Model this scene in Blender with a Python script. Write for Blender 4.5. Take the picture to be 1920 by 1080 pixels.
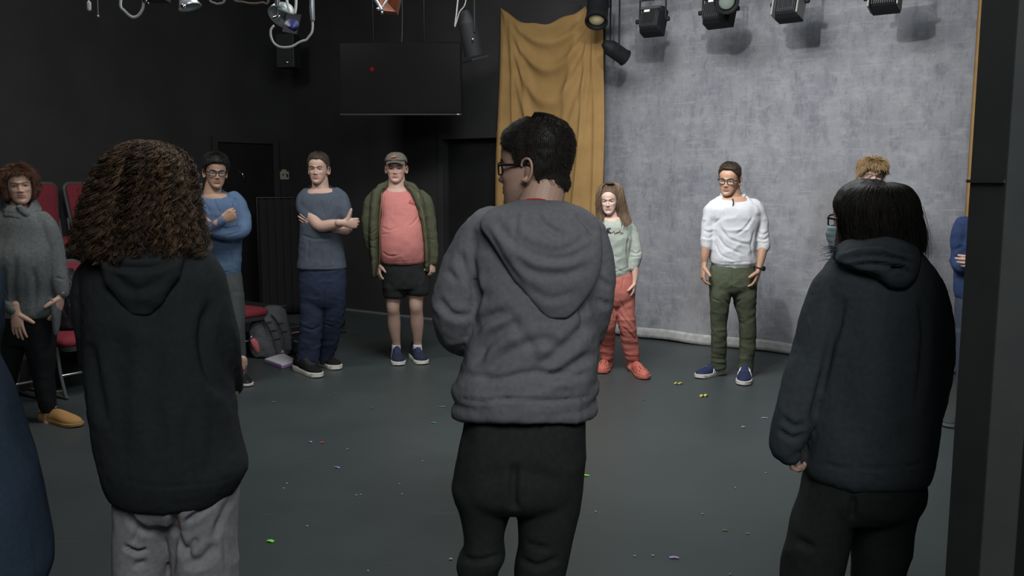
import bpy, math, random
import numpy as np
from mathutils import Vector, Matrix
for o in list(bpy.data.objects): bpy.data.objects.remove(o, do_unlink=True)
sc = bpy.context.scene
C = sc.collection
rng = np.random.RandomState(7)
random.seed(7)

# ------------------------------------------------------------------ camera
FPX = 1650.0
CAMH = 1.61
TH = math.atan(205 / FPX)
cd = bpy.data.cameras.new('camera'); cam = bpy.data.objects.new('camera', cd); C.objects.link(cam)
cam.location = (0, 0, CAMH); cam.rotation_euler = (math.pi / 2 - TH, 0, 0)
cd.sensor_width = 36; cd.lens = FPX / 1920 * 36; cd.clip_start = 0.05; cd.clip_end = 100
sc.camera = cam
# ------------------------------------------------------------------ colour management, world, lights
vs = sc.view_settings
vs.view_transform = 'Standard'; vs.look = 'None'; vs.gamma = 1; vs.exposure = 0.0; vs.use_curve_mapping = False
w = bpy.data.worlds.new('world'); sc.world = w; w.use_nodes = True
w.node_tree.nodes['Background'].inputs[0].default_value = (0.80, 0.9, 1.0, 1)
w.node_tree.nodes['Background'].inputs[1].default_value = 0.055
def area(name, loc, target, size, power, col=(1, 1, 1), spread=180, sy=None):
    l = bpy.data.lights.new(name, 'AREA'); l.energy = power; l.color = col; l.size = size
    if sy: l.shape = 'RECTANGLE'; l.size_y = sy
    l.spread = math.radians(spread)
    o = bpy.data.objects.new(name, l); C.objects.link(o); o.location = loc
    o.rotation_euler = (Vector(target) - Vector(loc)).to_track_quat('-Z', 'Y').to_euler(); return o
def spot(name, loc, target, power, angle, blend=.5, radius=.06, col=(1, 1, 1)):
    l = bpy.data.lights.new(name, 'SPOT'); l.energy = power; l.color = col; l.spot_size = math.radians(angle)
    l.spot_blend = blend; l.shadow_soft_size = radius
    o = bpy.data.objects.new(name, l); C.objects.link(o); o.location = loc
    o.rotation_euler = (Vector(target) - Vector(loc)).to_track_quat('-Z', 'Y').to_euler(); return o
spot('key_light', (.8, 4.65, 3.46), (2.5, 8.1, 2.3), 190, 84, .9, .03, (1.0, .97, .95))
area('backdrop_wash', (0.1, 4.4, 4.15), (2.3, 8.0, .5), 1.2, 85, (1.0, .985, .98), spread=110)
area('work_light', (0.4, 5.0, 4.15), (0.4, 5.1, 0), 2.2, 105, (.94, .99, 1.0))
area('work_light', (-2.6, 5.2, 4.1), (-1.6, 7.5, 0.8), .8, 52, (1.0, .97, .94))
area('work_light', (0.6, -0.8, 4.1), (0.2, 3.0, 0.6), 2.2, 180, (.92, .985, 1.0))

# ------------------------------------------------------------------ picture ray helpers (real distance given with every pixel)
def P(u, v, Y):
    x = (u - 960) / FPX; y = (540 - v) / FPX
    r = (x, y * math.sin(TH) + math.cos(TH), y * math.cos(TH) - math.sin(TH))
    t = Y / r[1]
    return np.array([r[0] * t, Y, CAMH + r[2] * t])
def G(u, v, h=0):
    x = (u - 960) / FPX; y = (540 - v) / FPX
    r = (x, y * math.sin(TH) + math.cos(TH), y * math.cos(TH) - math.sin(TH))
    t = (h - CAMH) / r[2]
    return np.array([r[0] * t, r[1] * t, h])
def proj(V):
    z = V[:, 2] - CAMH
    yc = V[:, 1] * math.sin(TH) + z * math.cos(TH)
    zc = V[:, 1] * math.cos(TH) - z * math.sin(TH)
    return 960 + FPX * V[:, 0] / zc, 540 - FPX * yc / zc
# room frame: k runs along the back wall away from the left wall, e runs from the back wall towards the camera side
CO = np.array([-2.79, 11.25]); DK = np.array([.829, -.559]); DE = np.array([-.559, -.829])
def R(k, e, z=0):
    p = CO + k * DK + e * DE
    return np.array([p[0], p[1], z])
ROOMZ = math.atan2(DK[1], DK[0])

# ------------------------------------------------------------------ noise
def _h(i):
    n = (i[..., 0] * 374761393 + i[..., 1] * 668265263 + i[..., 2] * 2147483647) & 0x7fffffff
    n = ((n ^ (n >> 13)) * 1274126177) & 0x7fffffff
    n = ((n ^ (n >> 15)) * 1911520717) & 0x7fffffff
    return (n & 0xffff) / 32767.5 - 1.0
def vnoise(p):
    p = np.asarray(p, float); i = np.floor(p).astype(np.int64); f = p - i; f = f * f * f * (f * (f * 6 - 15) + 10)
    r = 0
    for a in (0, 1):
        for b in (0, 1):
            for c in (0, 1):
                wgt = (f[..., 0] if a else 1 - f[..., 0]) * (f[..., 1] if b else 1 - f[..., 1]) * (f[..., 2] if c else 1 - f[..., 2])
                r = r + wgt * _h(i + np.array([a, b, c]))
    return r
def fbm(p, o=3):
    r = 0; a = 1.0
    for k in range(o):
        r = r + a * vnoise(p * (2 ** k) + 13.7 * k); a *= .5
    return r

# ------------------------------------------------------------------ materials
def s2l(c):
    return tuple((x / 255 / 12.92) if x / 255 <= .04045 else ((x / 255 + .055) / 1.055) ** 2.4 for x in c)
_M = {}
def mat(name, col, rough=.6, metal=0, spec=.3, **k):
    if name in _M: return _M[name]
    m = bpy.data.materials.new(name); m.use_nodes = True
    b = m.node_tree.nodes['Principled BSDF']
    b.inputs['Base Color'].default_value = (*col, 1); b.inputs['Roughness'].default_value = rough
    b.inputs['Metallic'].default_value = metal; b.inputs['Specular IOR Level'].default_value = spec
    for kk, v in k.items(): b.inputs[kk].default_value = v
    _M[name] = m; return m
def N(m, t, **k):
    n = m.node_tree.nodes.new(t)
    for a, v in k.items(): setattr(n, a, v)
    return n
def mixed(name, c1, c2, scale=40, stretch=(1, 1, 1), rough=.85, bump=.1, bscale=None, detail=4, spec=.3, metal=0, lo=.35, hi=.65, bdist=.002, sheen=0):
    """two colours of one material, mottled by noise, with a fine bump"""
    if name in _M: return _M[name]
    m = mat(name, c1, rough, metal, spec); nt = m.node_tree; b = nt.nodes['Principled BSDF']
    tc = N(m, 'ShaderNodeTexCoord'); mp = N(m, 'ShaderNodeMapping'); mp.inputs['Scale'].default_value = stretch
    n = N(m, 'ShaderNodeTexNoise'); n.inputs['Scale'].default_value = scale; n.inputs['Detail'].default_value = detail
    r = N(m, 'ShaderNodeValToRGB'); r.color_ramp.elements[0].position = lo; r.color_ramp.elements[1].position = hi
    r.color_ramp.elements[0].color = (*c1, 1); r.color_ramp.elements[1].color = (*c2, 1)
    nt.links.new(tc.outputs['Object'], mp.inputs[0]); nt.links.new(mp.outputs[0], n.inputs['Vector'])
    nt.links.new(n.outputs['Fac'], r.inputs[0]); nt.links.new(r.outputs[0], b.inputs['Base Color'])
    if bump:
        n2 = N(m, 'ShaderNodeTexNoise'); n2.inputs['Scale'].default_value = bscale or scale * 4; n2.inputs['Detail'].default_value = 3
        nt.links.new(mp.outputs[0], n2.inputs['Vector'])
        bp = N(m, 'ShaderNodeBump'); bp.inputs['Strength'].default_value = bump; bp.inputs['Distance'].default_value = bdist
        nt.links.new(n2.outputs['Fac'], bp.inputs['Height']); nt.links.new(bp.outputs[0], b.inputs['Normal'])
    if sheen: b.inputs['Sheen Weight'].default_value = sheen
    return m
def cloth(name, col, var=.12, scale=60, **k):
    c1 = tuple(x * (1 - var) for x in col); c2 = tuple(min(1, x * (1 + var)) for x in col)
    return mixed(name, c1, c2, scale, rough=.92, bump=.35, bscale=420, spec=.15, bdist=.001, **k)
def colmat(name, rough=.5, spec=.35, sub=0, bump=0, bscale=300):
    """base colour from the mesh's own colour attribute (what the thing is dyed or pigmented)"""
    if name in _M: return _M[name]
    m = mat(name, (1, 1, 1), rough, 0, spec); b = m.node_tree.nodes['Principled BSDF']
    a = N(m, 'ShaderNodeAttribute', attribute_name='Col'); m.node_tree.links.new(a.outputs['Color'], b.inputs['Base Color'])
    if sub:
        b.inputs['Subsurface Weight'].default_value = sub; b.inputs['Subsurface Radius'].default_value = (.012, .004, .002); b.inputs['Subsurface Scale'].default_value = .6
    if bump:
        tc = N(m, 'ShaderNodeTexCoord'); n = N(m, 'ShaderNodeTexNoise'); n.inputs['Scale'].default_value = bscale
        bp = N(m, 'ShaderNodeBump'); bp.inputs['Strength'].default_value = bump; bp.inputs['Distance'].default_value = .001
        m.node_tree.links.new(tc.outputs['Object'], n.inputs['Vector']); m.node_tree.links.new(n.outputs['Fac'], bp.inputs['Height']); m.node_tree.links.new(bp.outputs[0], b.inputs['Normal'])
    return m
SKIN = colmat('skin', .5, .35, .08, .15)
EYE = colmat('eye_surface', .15, .5)

# ------------------------------------------------------------------ mesh building
def sampled(K, per=4):
    K = np.asarray(K, float); n = len(K)
    if n < 3 or per <= 1:
        if per <= 1: return K
        t = np.linspace(0, n - 1, (n - 1) * per + 1); i = np.minimum(t.astype(int), n - 2); f = (t - i)[:, None]
        return K[i] * (1 - f) + K[i + 1] * f
    E = np.vstack([2 * K[0] - K[1], K, 2 * K[-1] - K[-2]]); out = []
    for i in range(n - 1):
        p0, p1, p2, p3 = E[i], E[i + 1], E[i + 2], E[i + 3]
        for j in range(per):
            t = j / per
            c = .5 * ((2 * p1) + (-p0 + p2) * t + (2 * p0 - 5 * p1 + 4 * p2 - p3) * t * t + (-p0 + 3 * p1 - 3 * p2 + p3) * t ** 3)
            out.append(c)
    out.append(K[-1]); return np.array(out)
class MB:
    def __init__(s): s.V = []; s.F = []; s.n = 0
    def add(s, V, F):
        V = np.asarray(V, float); s.V.append(V); s.F += [tuple(i + s.n for i in f) for f in F]; s.n += len(V); return s
    def rings(s, rings, cap=True, loop=False):
        n = len(rings[0]); V = np.concatenate(rings); F = []
        m = len(rings)
        for i in range(m - 1 + (1 if loop else 0)):
            a = i * n; b = ((i + 1) % m) * n
            for j in range(n):
                k = (j + 1) % n; F.append((a + j, a + k, b + k, b + j))
        if cap and not loop:
            F.append(tuple(range(n - 1, -1, -1))); F.append(tuple((m - 1) * n + j for j in range(n)))
        return s.add(V, F)
    def tube(s, pts, ra, rb=None, side=None, n=14, per=4, rnd=True, cap=True):
        pts = np.asarray(pts, float)
        ra = np.full(len(pts), ra, float) if np.isscalar(ra) else np.asarray(ra, float)
        rb = ra.copy() if rb is None else (np.full(len(pts), rb, float) if np.isscalar(rb) else np.asarray(rb, float))
        K = sampled(np.column_stack([pts, ra, rb]), per); p = K[:, :3]; A = np.maximum(K[:, 3], 1e-5); B = np.maximum(K[:, 4], 1e-5)
        T = np.gradient(p, axis=0); T /= np.linalg.norm(T, axis=1)[:, None] + 1e-12
        ref = np.array([1.0, 0, 0]) if side is None else np.asarray(side, float)
        if side is None and abs(T[0] @ ref) > .9: ref = np.array([0, 1.0, 0])
        th = np.linspace(0, 2 * math.pi, n, endpoint=False); rings = []
        S = ref - (ref @ T[0]) * T[0]; S /= np.linalg.norm(S)
        def ring(c, S, Nn, a, b): return c + np.outer(np.cos(th) * a, S) + np.outer(np.sin(th) * b, Nn)
        for i in range(len(p)):
            if side is not None and abs(T[i] @ ref) < .97: S = ref - (ref @ T[i]) * T[i]
            else: S = S - (S @ T[i]) * T[i]
            S = S / (np.linalg.norm(S) + 1e-12); Nn = np.cross(T[i], S)
            if i == 0 and rnd and cap:
                for q in (80, 50, 25):
                    q = math.radians(q); rings.append(ring(p[0] - T[0] * min(A[0], B[0]) * math.sin(q), S, Nn, A[0] * math.cos(q), B[0] * math.cos(q)))
            rings.append(ring(p[i], S, Nn, A[i], B[i]))
            if i == len(p) - 1 and rnd and cap:
                for q in (25, 50, 80):
                    q = math.radians(q); rings.append(ring(p[-1] + T[-1] * min(A[-1], B[-1]) * math.sin(q), S, Nn, A[-1] * math.cos(q), B[-1] * math.cos(q)))
        return s.rings(rings, cap)
    def box(s, c, size, rz=0, rot=None):
        x, y, z = [q / 2 for q in size]
        V = np.array([[i, j, k] for i in (-x, x) for j in (-y, y) for k in (-z, z)])
        M = np.array(rot) if rot is not None else np.array([[math.cos(rz), -math.sin(rz), 0], [math.sin(rz), math.cos(rz), 0], [0, 0, 1]])
        V = V @ M.T + np.asarray(c, float)
        return s.add(V, [(0, 1, 3, 2), (4, 6, 7, 5), (0, 4, 5, 1), (2, 3, 7, 6), (0, 2, 6, 4), (1, 5, 7, 3)])
    def ball(s, c, r, M=None, n=12, m=8):
        r = (r, r, r) if np.isscalar(r) else r; V = []; 
        rings = []
        th = np.linspace(0, 2 * math.pi, n, endpoint=False)
        for i in range(m + 1):
            ph = math.pi * (i + .02) / (m + .04); z = -math.cos(ph); q = math.sin(ph)
            W = np.column_stack([q * np.cos(th) * r[0], q * np.sin(th) * r[1], np.full(n, z * r[2])])
            if M is not None: W = W @ np.asarray(M).T
            rings.append(W + np.asarray(c))
        return s.rings(rings)
    def lathe(s, prof, c=(0, 0, 0), axis=(0, 0, 1), n=24, cap=True):
        ax = np.asarray(axis, float); ax /= np.linalg.norm(ax)
        r0 = np.array([1.0, 0, 0]) if abs(ax[0]) < .9 else np.array([0, 1.0, 0])
        S = r0 - (r0 @ ax) * ax; S /= np.linalg.norm(S); T = np.cross(ax, S); th = np.linspace(0, 2 * math.pi, n, endpoint=False)
        return s.rings([np.asarray(c) + ax * h + r * (np.outer(np.cos(th), S) + np.outer(np.sin(th), T)) for r, h in prof], cap)
    def grid(s, Pg, thick=None):
        """closed slab from a grid of points (nu, nv, 3); thick = offset vector field or scalar along the normal"""
        nu, nv, _ = Pg.shape
        du = np.gradient(Pg, axis=0); dv = np.gradient(Pg, axis=1); nn = np.cross(du, dv); nn /= np.linalg.norm(nn, axis=2)[..., None] + 1e-12
        Q = Pg + nn * thick
        V = np.concatenate([Pg.reshape(-1, 3), Q.reshape(-1, 3)]); F = []; o = nu * nv
        for i in range(nu - 1):
            for j in range(nv - 1):
                a = i * nv + j; F.append((a, a + 1, a + nv + 1, a + nv)); F.append((o + a, o + a + nv, o + a + nv + 1, o + a + 1))
        for j in range(nv - 1):
            F.append((j, o + j, o + j + 1, j + 1)); a = (nu - 1) * nv + j; F.append((a, a + 1, o + a + 1, o + a))
        for i in range(nu - 1):
            a = i * nv; F.append((a, a + nv, o + a + nv, o + a)); a = i * nv + nv - 1; F.append((a, o + a, o + a + nv, a + nv))
        return s.add(V, F)
    def get(s): return np.concatenate(s.V), s.F
def to_mesh(name, V, F, m=None, smooth=True):
    me = bpy.data.meshes.new(name)
    if isinstance(F, np.ndarray):
        k = F.shape[1]; me.vertices.add(len(V)); me.vertices.foreach_set('co', np.asarray(V, np.float32).ravel())
        me.loops.add(F.size); me.loops.foreach_set('vertex_index', F.astype(np.int32).ravel())
        me.polygons.add(len(F)); me.polygons.foreach_set('loop_start', np.arange(0, F.size, k, dtype=np.int32)); me.update(calc_edges=True)
    else:
        me.from_pydata([tuple(v) for v in V], [], F); me.update()
    if smooth: me.polygons.foreach_set('use_smooth', np.ones(len(me.polygons), bool))
    if m: me.materials.append(m)
    return me
def setcol(me, cols):
    a = me.color_attributes.new('Col', 'FLOAT_COLOR', 'POINT')
    a.data.foreach_set('color', np.column_stack([cols, np.ones(len(cols))]).astype(np.float32).ravel())
def rootloc(o):
    l = np.zeros(3)
    while o is not None: l += np.array(o.location); o = o.parent
    return l
def obj(name, mb, m, parent=None, smooth=False, bevel=0, loc=None, cols=None, kind=None, sharp=None):
    """link one mesh object; world-space vertices are stored relative to the parent (or to loc)"""
    V, F = mb.get() if isinstance(mb, MB) else mb
    off = rootloc(parent) if parent is not None else np.zeros(3)
    if loc is not None: off = off + np.asarray(loc, float) if parent is None else off
    me = to_mesh(name, np.asarray(V) - off, F, m, smooth)
    if cols is not None: setcol(me, cols)
    o = bpy.data.objects.new(name, me); C.objects.link(o)
    if parent is not None: o.parent = parent
    elif loc is not None: o.location = tuple(loc)
    if bevel:
        b = o.modifiers.new('bevel', 'BEVEL'); b.width = bevel; b.segments = 2; b.limit_method = 'ANGLE'
    if kind: o['kind'] = kind
    if sharp and smooth:
        try: me.set_sharp_from_angle(angle=math.radians(sharp))
        except Exception: pass
    return o
def tag(o, label, cat, group=None, kind=None):
    o['label'] = label; o['category'] = cat
    if group: o['group'] = group
    if kind: o['kind'] = kind
    return o
def thing(name, label, cat, loc=(0, 0, 0), rz=0, group=None):
    o = bpy.data.objects.new(name, None); C.objects.link(o); o.empty_display_size = .1
    o.location = tuple(loc); o.rotation_euler = (0, 0, rz); return tag(o, label, cat, group)
def lobj(name, mb, m, parent, **k):
    """part given in the parent's own local coordinates"""
    V, F = mb.get() if isinstance(mb, MB) else mb
    sm = k.pop('smooth', False); bevel = k.pop('bevel', 0)
    me = to_mesh(name, V, F, m, sm); o = bpy.data.objects.new(name, me); C.objects.link(o); o.parent = parent
    if bevel:
        b = o.modifiers.new('bevel', 'BEVEL'); b.width = bevel; b.segments = 2; b.limit_method = 'ANGLE'
    return o
def dup(root, loc, rz, label=None, group=None):
    def cp(o, par):
        c = o.copy(); C.objects.link(c); c.parent = par
        for ch in [x for x in bpy.data.objects if x.parent == o and x != c]: cp(ch, c)
        return c
    src = [root]
    r = cp(root, None); r.location = loc; r.rotation_euler = (0, 0, rz)
    if label: r['label'] = label
    if group: r['group'] = group
    return r
def remesh(mb, voxel, smooth=3, fac=.5):
    V, F = mb.get(); me = to_mesh('tmp', V, F, None, False); o = bpy.data.objects.new('tmp', me); C.objects.link(o)
    r = o.modifiers.new('r', 'REMESH'); r.mode = 'VOXEL'; r.voxel_size = voxel
    if smooth: s = o.modifiers.new('s', 'SMOOTH'); s.factor = fac; s.iterations = smooth
    dg = bpy.context.evaluated_depsgraph_get(); dg.update(); e = o.evaluated_get(dg); em = e.to_mesh()
    n = len(em.vertices); W = np.empty(n * 3, np.float32); em.vertices.foreach_get('co', W); W = W.reshape(-1, 3).astype(float)
    nf = len(em.polygons); li = np.empty(len(em.loops), np.int32); em.loops.foreach_get('vertex_index', li)
    lt = np.empty(nf, np.int32); em.polygons.foreach_get('loop_total', lt)
    Nn = np.empty(n * 3, np.float32); em.vertices.foreach_get('normal', Nn); Nn = Nn.reshape(-1, 3).astype(float)
    if (lt == 4).all(): Fq = li.reshape(-1, 4)
    else:
        Fq = []; k = 0
        for q in lt: Fq.append(tuple(li[k:k + q])); k += q
    e.to_mesh_clear(); bpy.data.objects.remove(o); bpy.data.meshes.remove(me)
    return W, Fq, Nn
def join(parts):
    V = np.concatenate([p[0] for p in parts]); F = []; n = 0; allq = all(isinstance(p[1], np.ndarray) and p[1].shape[1] == 4 for p in parts)
    if allq:
        out = []
        for p in parts: out.append(p[1] + n); n += len(p[0])
        return V, np.concatenate(out)
    for p in parts:
        F += [tuple(int(i) + n for i in f) for f in p[1]]; n += len(p[0])
    return V, F

# ------------------------------------------------------------------ figures
def nrm(a): a = np.asarray(a, float); return a / (np.linalg.norm(a) + 1e-12)
def rotm(axis, ang):
    return np.array(Matrix.Rotation(ang, 3, Vector(axis)))
PROF = np.array([(-.002, .074, -.050, .010), (.002, .084, -.036, .022), (.014, .090, -.010, .038), (.032, .090, .012, .050), (.050, .089, .028, .0575), (.070, .089, .048, .0630),
    (.090, .089, .066, .0685), (.110, .089, .082, .0720), (.130, .091, .092, .0735), (.150, .093, .097, .0755), (.170, .091, .098, .0765), (.190, .082, .093, .0705),
    (.208, .067, .080, .0600), (.222, .047, .060, .0450), (.231, .027, .037, .0285), (.235, .004, .008, .006)])
PT = sampled(PROF, 8); PTI = np.linspace(0, 15, len(PT))
def hsurf(t, th):
    """point of the bare skull in head space: t 0 (chin) .. 15 (crown), th 0 = front"""
    z, yf, yb, wd = [np.interp(t, PTI, PT[:, i]) for i in range(4)]
    s = np.sin(th); c = np.cos(th); e = .92
    x = wd * np.sign(s) * np.abs(s) ** e
    y = (yb - yf) / 2 - (yb + yf) / 2 * np.sign(c) * np.abs(c) ** e
    return np.stack([x, y, z + 0 * x], -1)
def z2t(z): return np.interp(z, PT[3:, 0], PTI[3:])
def g2(x, z, cx, cz, sx, sz): return np.exp(-((x - cx) / sx) ** 2 - ((z - cz) / sz) ** 2)
class Head:
    def __init__(s, chin, yaw, pitch=0, roll=0, scale=1.0, wide=1.0):
        """chin: world position below the skull axis at chin height; yaw > 0 turns the face to the viewer's right"""
        s.M = rotm((0, 0, 1), math.radians(yaw)) @ rotm((0, 1, 0), math.radians(roll)) @ rotm((1, 0, 0), math.radians(pitch))
        s.piv = np.array([0, .03, .06]); s.k = np.array([scale * wide, scale, scale]); s.o = np.asarray(chin, float); s.scale = scale
    def w(s, V): return ((np.asarray(V) - s.piv) * s.k) @ s.M.T + s.piv * s.scale + s.o
    def inv(s, W): return ((np.asarray(W) - s.o - s.piv * s.scale) @ s.M) / s.k + s.piv
    def mesh(s, neck_to, nr=.056, jaw=0, smile=0):
        """head with face, ears and neck down to neck_to, as one remeshed surface"""
        t = np.linspace(0, 15, 90); th = np.linspace(0, 2 * math.pi, 96, endpoint=False)
        rings = []
        for ti in t:
            p = hsurf(np.full(96, ti), th); x, y, z = p.T; fr = np.clip((-y - .03) / .03, 0, 1)
            d = 0
            zz = [.066, .072, .077, .083, .092, .104, .117, .126]; aa = [0, .007, .019, .025, .019, .012, .005, .002]
            sx = np.interp(z, [.07, .08, .095, .12], [.012, .013, .009, .008])
            d = d + np.interp(z, zz, aa, 0, 0) * np.exp(-(x / sx) ** 2)
            d = d + .005 * (g2(x, z, .013, .079, .006, .006) + g2(x, z, -.013, .079, .006, .006))
            d = d - .014 * (g2(x, z, .031, .116, .016, .0115) + g2(x, z, -.031, .116, .016, .0115))
            d = d + .0062 * np.exp(-((z - .134) / .007) ** 2) * np.exp(-(x / .045) ** 4)
            d = d + .005 * (g2(x, z, .046, .088, .016, .014) + g2(x, z, -.046, .088, .016, .014))
            d = d + .005 * g2(x, z, 0, .055, .026, .014)
            zc = .0535 + smile * .004 * (x / .022) ** 2
            wx = np.exp(-(x / .023) ** 4)
            d = d + .0034 * (np.exp(-((z - zc - .0055) / .0036) ** 2) + 1.15 * np.exp(-((z - zc + .0060) / .0042) ** 2)) * wx
            d = d - .0040 * np.exp(-((z - zc) / .0022) ** 2) * wx
            d = d - .004 * g2(x, z, 0, .036, .022, .006) + .005 * g2(x, z, 0, .016, .02, .012) - .0022 * g2(x, z, 0, .068, .004, .006)
            d = d - .0012 * (g2(np.abs(x), z, .033, .066, .006, .016))
            p = p.copy(); p[:, 1] -= d * fr; rings.append(s.w(p))
        mb = MB().rings(rings)
        for q in (-1, 1):
            Mx = rotm((0, 0, 1), q * math.radians(-28)) 
            mb.ball(s.w([q * .0735, .012, .103]), .1, M=s.M @ Mx @ np.diag([.05, .15, .27]) * s.scale)
            e = [(-.008, .080), (.008, .075), (.020, .088), (.026, .108), (.022, .128), (.010, .136), (-.004, .130), (-.008, .118)]
            mb.tube(s.w([[q * (.078 + .010 * max(0, (y + .01) / .035)), y + .004, z] for y, z in e]), .0042 * s.scale, n=8)
            mb.tube(s.w([[q * .077, .006, .082], [q * .0765, .008, .076]]), .006 * s.scale, n=8)
            mb.tube(s.w([[q * (.031 - .016), -.0775, .1165], [q * (.031 - .006), -.0815, .1215], [q * (.031 + .007), -.0790, .1215], [q * (.031 + .017), -.0700, .1160]]), .0028 * s.scale, n=8)
            mb.tube(s.w([[q * (.031 - .015), -.0760, .1135], [q * (.031), -.0785, .1075], [q * (.031 + .016), -.0690, .1125]]), .0022 * s.scale, n=8)
        a = s.w([0, .038, .085]); b = np.asarray(neck_to, float)
        mb.tube([a, a * .5 + b * .5, b, b + [0, 0, -.06]], [nr * .95, nr, nr * 1.12, nr * 1.5], [nr, nr * 1.0, nr * 1.05, nr * 1.2], side=(1, 0, 0), n=24)
        W, F, Nn = remesh(mb, .0024 * s.scale, 2, .4)
        return W, F
    def colors(s, W, skin, lip=(.45, .16, .14), brow=(.05, .035, .025), browa=1.0, stubble=0, flush=.25):
        L = s.inv(W); x, y, z = L.T; c = np.tile(np.array(skin), (len(W), 1)); f = (y < -.045)
        def mixin(c, col, a): return c * (1 - a[:, None]) + np.array(col) * a[:, None]
        red = np.array(skin) * [1.0, .72, .70]
        a = flush * (g2(np.abs(x), z, .042, .082, .02, .016) + g2(x, z, 0, .082, .014, .012)) * f; c = mixin(c, red, np.clip(a, 0, 1))
        if stubble:
            a = stubble * np.clip((.068 - z) / .02, 0, 1) * np.clip((z + .02) / .02, 0, 1) * np.clip((.03 - y) / .04, 0, 1); c = mixin(c, np.array(brow) * 1.5, np.clip(a, 0, 1))
        lp = np.exp(-((z - .0535) / .0095) ** 4) * np.exp(-(x / .024) ** 4) * (y < -.07); c = mixin(c, lip, np.clip(lp * .8, 0, 1))
        ln = np.exp(-((z - .0535) / .0016) ** 2) * np.exp(-(x / .021) ** 6) * (y < -.07); c = mixin(c, np.array(lip) * .25, np.clip(ln, 0, 1))
        ax = np.abs(x); zb = .134 + .004 * np.sin(np.clip((ax - .012) / .040, 0, 1) * math.pi) - .06 * np.clip(ax - .038, 0, 1)
        b = np.exp(-((z - zb) / .0042) ** 4) * np.clip((ax - .011) / .004, 0, 1) * np.clip((.053 - ax) / .006, 0, 1) * f * browa; c = mixin(c, brow, np.clip(b, 0, 1))
        el = (np.exp(-((z - .1185) / .0026) ** 2) * np.exp(-((ax - .031) / .016) ** 6)) * f * .75; c = mixin(c, (.03, .02, .018), np.clip(el, 0, 1))
        ear = np.clip((np.abs(x) - .080) / .006, 0, 1) * .3; c = mixin(c, red, ear)
        return c
    def eyes(s, person, iris=(.06, .04, .03), closed=0):
        person = getattr(person, 'root', person)
        for q in (-1, 1):
            c = np.array([q * .031, -.0672, .1145]); mb = MB().ball((0, 0, 0), .0118, n=20, m=20); V, F = mb.get()
            dr = V / np.linalg.norm(V, axis=1)[:, None]; an = np.arccos(np.clip(-dr[:, 1], -1, 1))
            col = np.where((an < .18)[:, None], (.01, .01, .01), np.where((an < .5)[:, None], iris, (.34, .31, .29)))
            obj('eye', (s.w(V + c), F), EYE, person, True, cols=col)
def hand(mb, W, D, Np, T, curl=(.4, .4, .45, .5), spread=.0, k=1.08, thumb=(.55, .75, .25), tcurl=.25):
    """palm and five fingers; D towards the fingertips, Np the way the palm faces, T the thumb's side"""
    W = np.asarray(W, float); D = nrm(D); T = nrm(np.asarray(T, float) - D * (np.dot(T, D))); Nn = nrm(np.asarray(Np, float) - D * np.dot(Np, D) - T * np.dot(Np, T))
    mb.tube([W - D * .05 * k, W - D * .01 * k, W + D * .02 * k, W + D * .055 * k, W + D * .085 * k], np.array([.026, .027, .033, .040, .037]) * k, np.array([.021, .019, .017, .0145, .011]) * k, side=T, n=18)
    for i, (o, L) in enumerate(zip((.029, .010, -.010, -.028), (.074, .083, .077, .060))):
        b = W + (D * (.083 - (.004 if i in (0, 2) else .010 if i == 3 else 0)) + T * o) * k
        fd = nrm(D + T * spread * (o / .03)); pts = [b - fd * .018 * k, b]; an = 0
        for sl, ca in zip((.45, .30, .25), (55, 65, 45)):
            an += math.radians(ca) * curl[i]; dr = fd * math.cos(an) + Nn * math.sin(an); pts.append(pts[-1] + dr * sl * L * k)
        r = np.array([.0098, .0098, .0088, .0080, .0068]) * k * (.88 if i == 3 else 1); mb.tube(pts, r, n=10, per=3)
    td = nrm(D * thumb[0] + T * thumb[1] + Nn * thumb[2]); b = W + (D * .018 + T * .020) * k
    d2 = nrm(td + (D * .5 - T * .3) * tcurl + Nn * tcurl * .4)
    d3 = nrm(d2 + (D * .5 - T * .5) * tcurl + Nn * tcurl * .5)
    mb.tube([b, b + td * .036 * k, b + td * .036 * k + d2 * .029 * k, b + td * .036 * k + d2 * .029 * k + d3 * .021 * k], np.array([.0165, .0145, .0125, .0100]) * k, n=10, per=3)
def carve(V, Nn, creases, d_near, facing=True):
    """folds: polylines given where the eye sees them on the garment's near side; (points, width m, depth m)"""
    u, v = proj(V); s = FPX / d_near; D = np.zeros(len(V)); sh = None
    nf = np.clip(-Nn[:, 1] * 1.5, 0, 1) if facing else 1
    for pts, wm, am in creases:
        pts = sampled(np.asarray(pts, float), 4); best = np.full(len(V), 1e9); tt = np.zeros(len(V)); m = len(pts) - 1
        wp = wm * s; x0, y0 = pts.min(0) - 3 * wp; x1, y1 = pts.max(0) + 3 * wp
        I = np.where((u > x0) & (u < x1) & (v > y0) & (v < y1))[0]
        if not len(I): continue
        for j in range(m):
            a = pts[j]; b = pts[j + 1]; ab = b - a; L = (ab @ ab) + 1e-9
            t = np.clip(((u[I] - a[0]) * ab[0] + (v[I] - a[1]) * ab[1]) / L, 0, 1)
            dd = np.hypot(u[I] - a[0] - t * ab[0], v[I] - a[1] - t * ab[1]); better = dd < best[I]
            best[I[better]] = dd[better]; tt[I[better]] = (j + t[better]) / m
        q = best[I] / wp; taper = np.clip(np.minimum(tt[I], 1 - tt[I]) * 5, .0, 1) ** .7
        D[I] += am * (-1 + 1.3 * q * q) * np.exp(-q * q) * taper
    return D * nf
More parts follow.
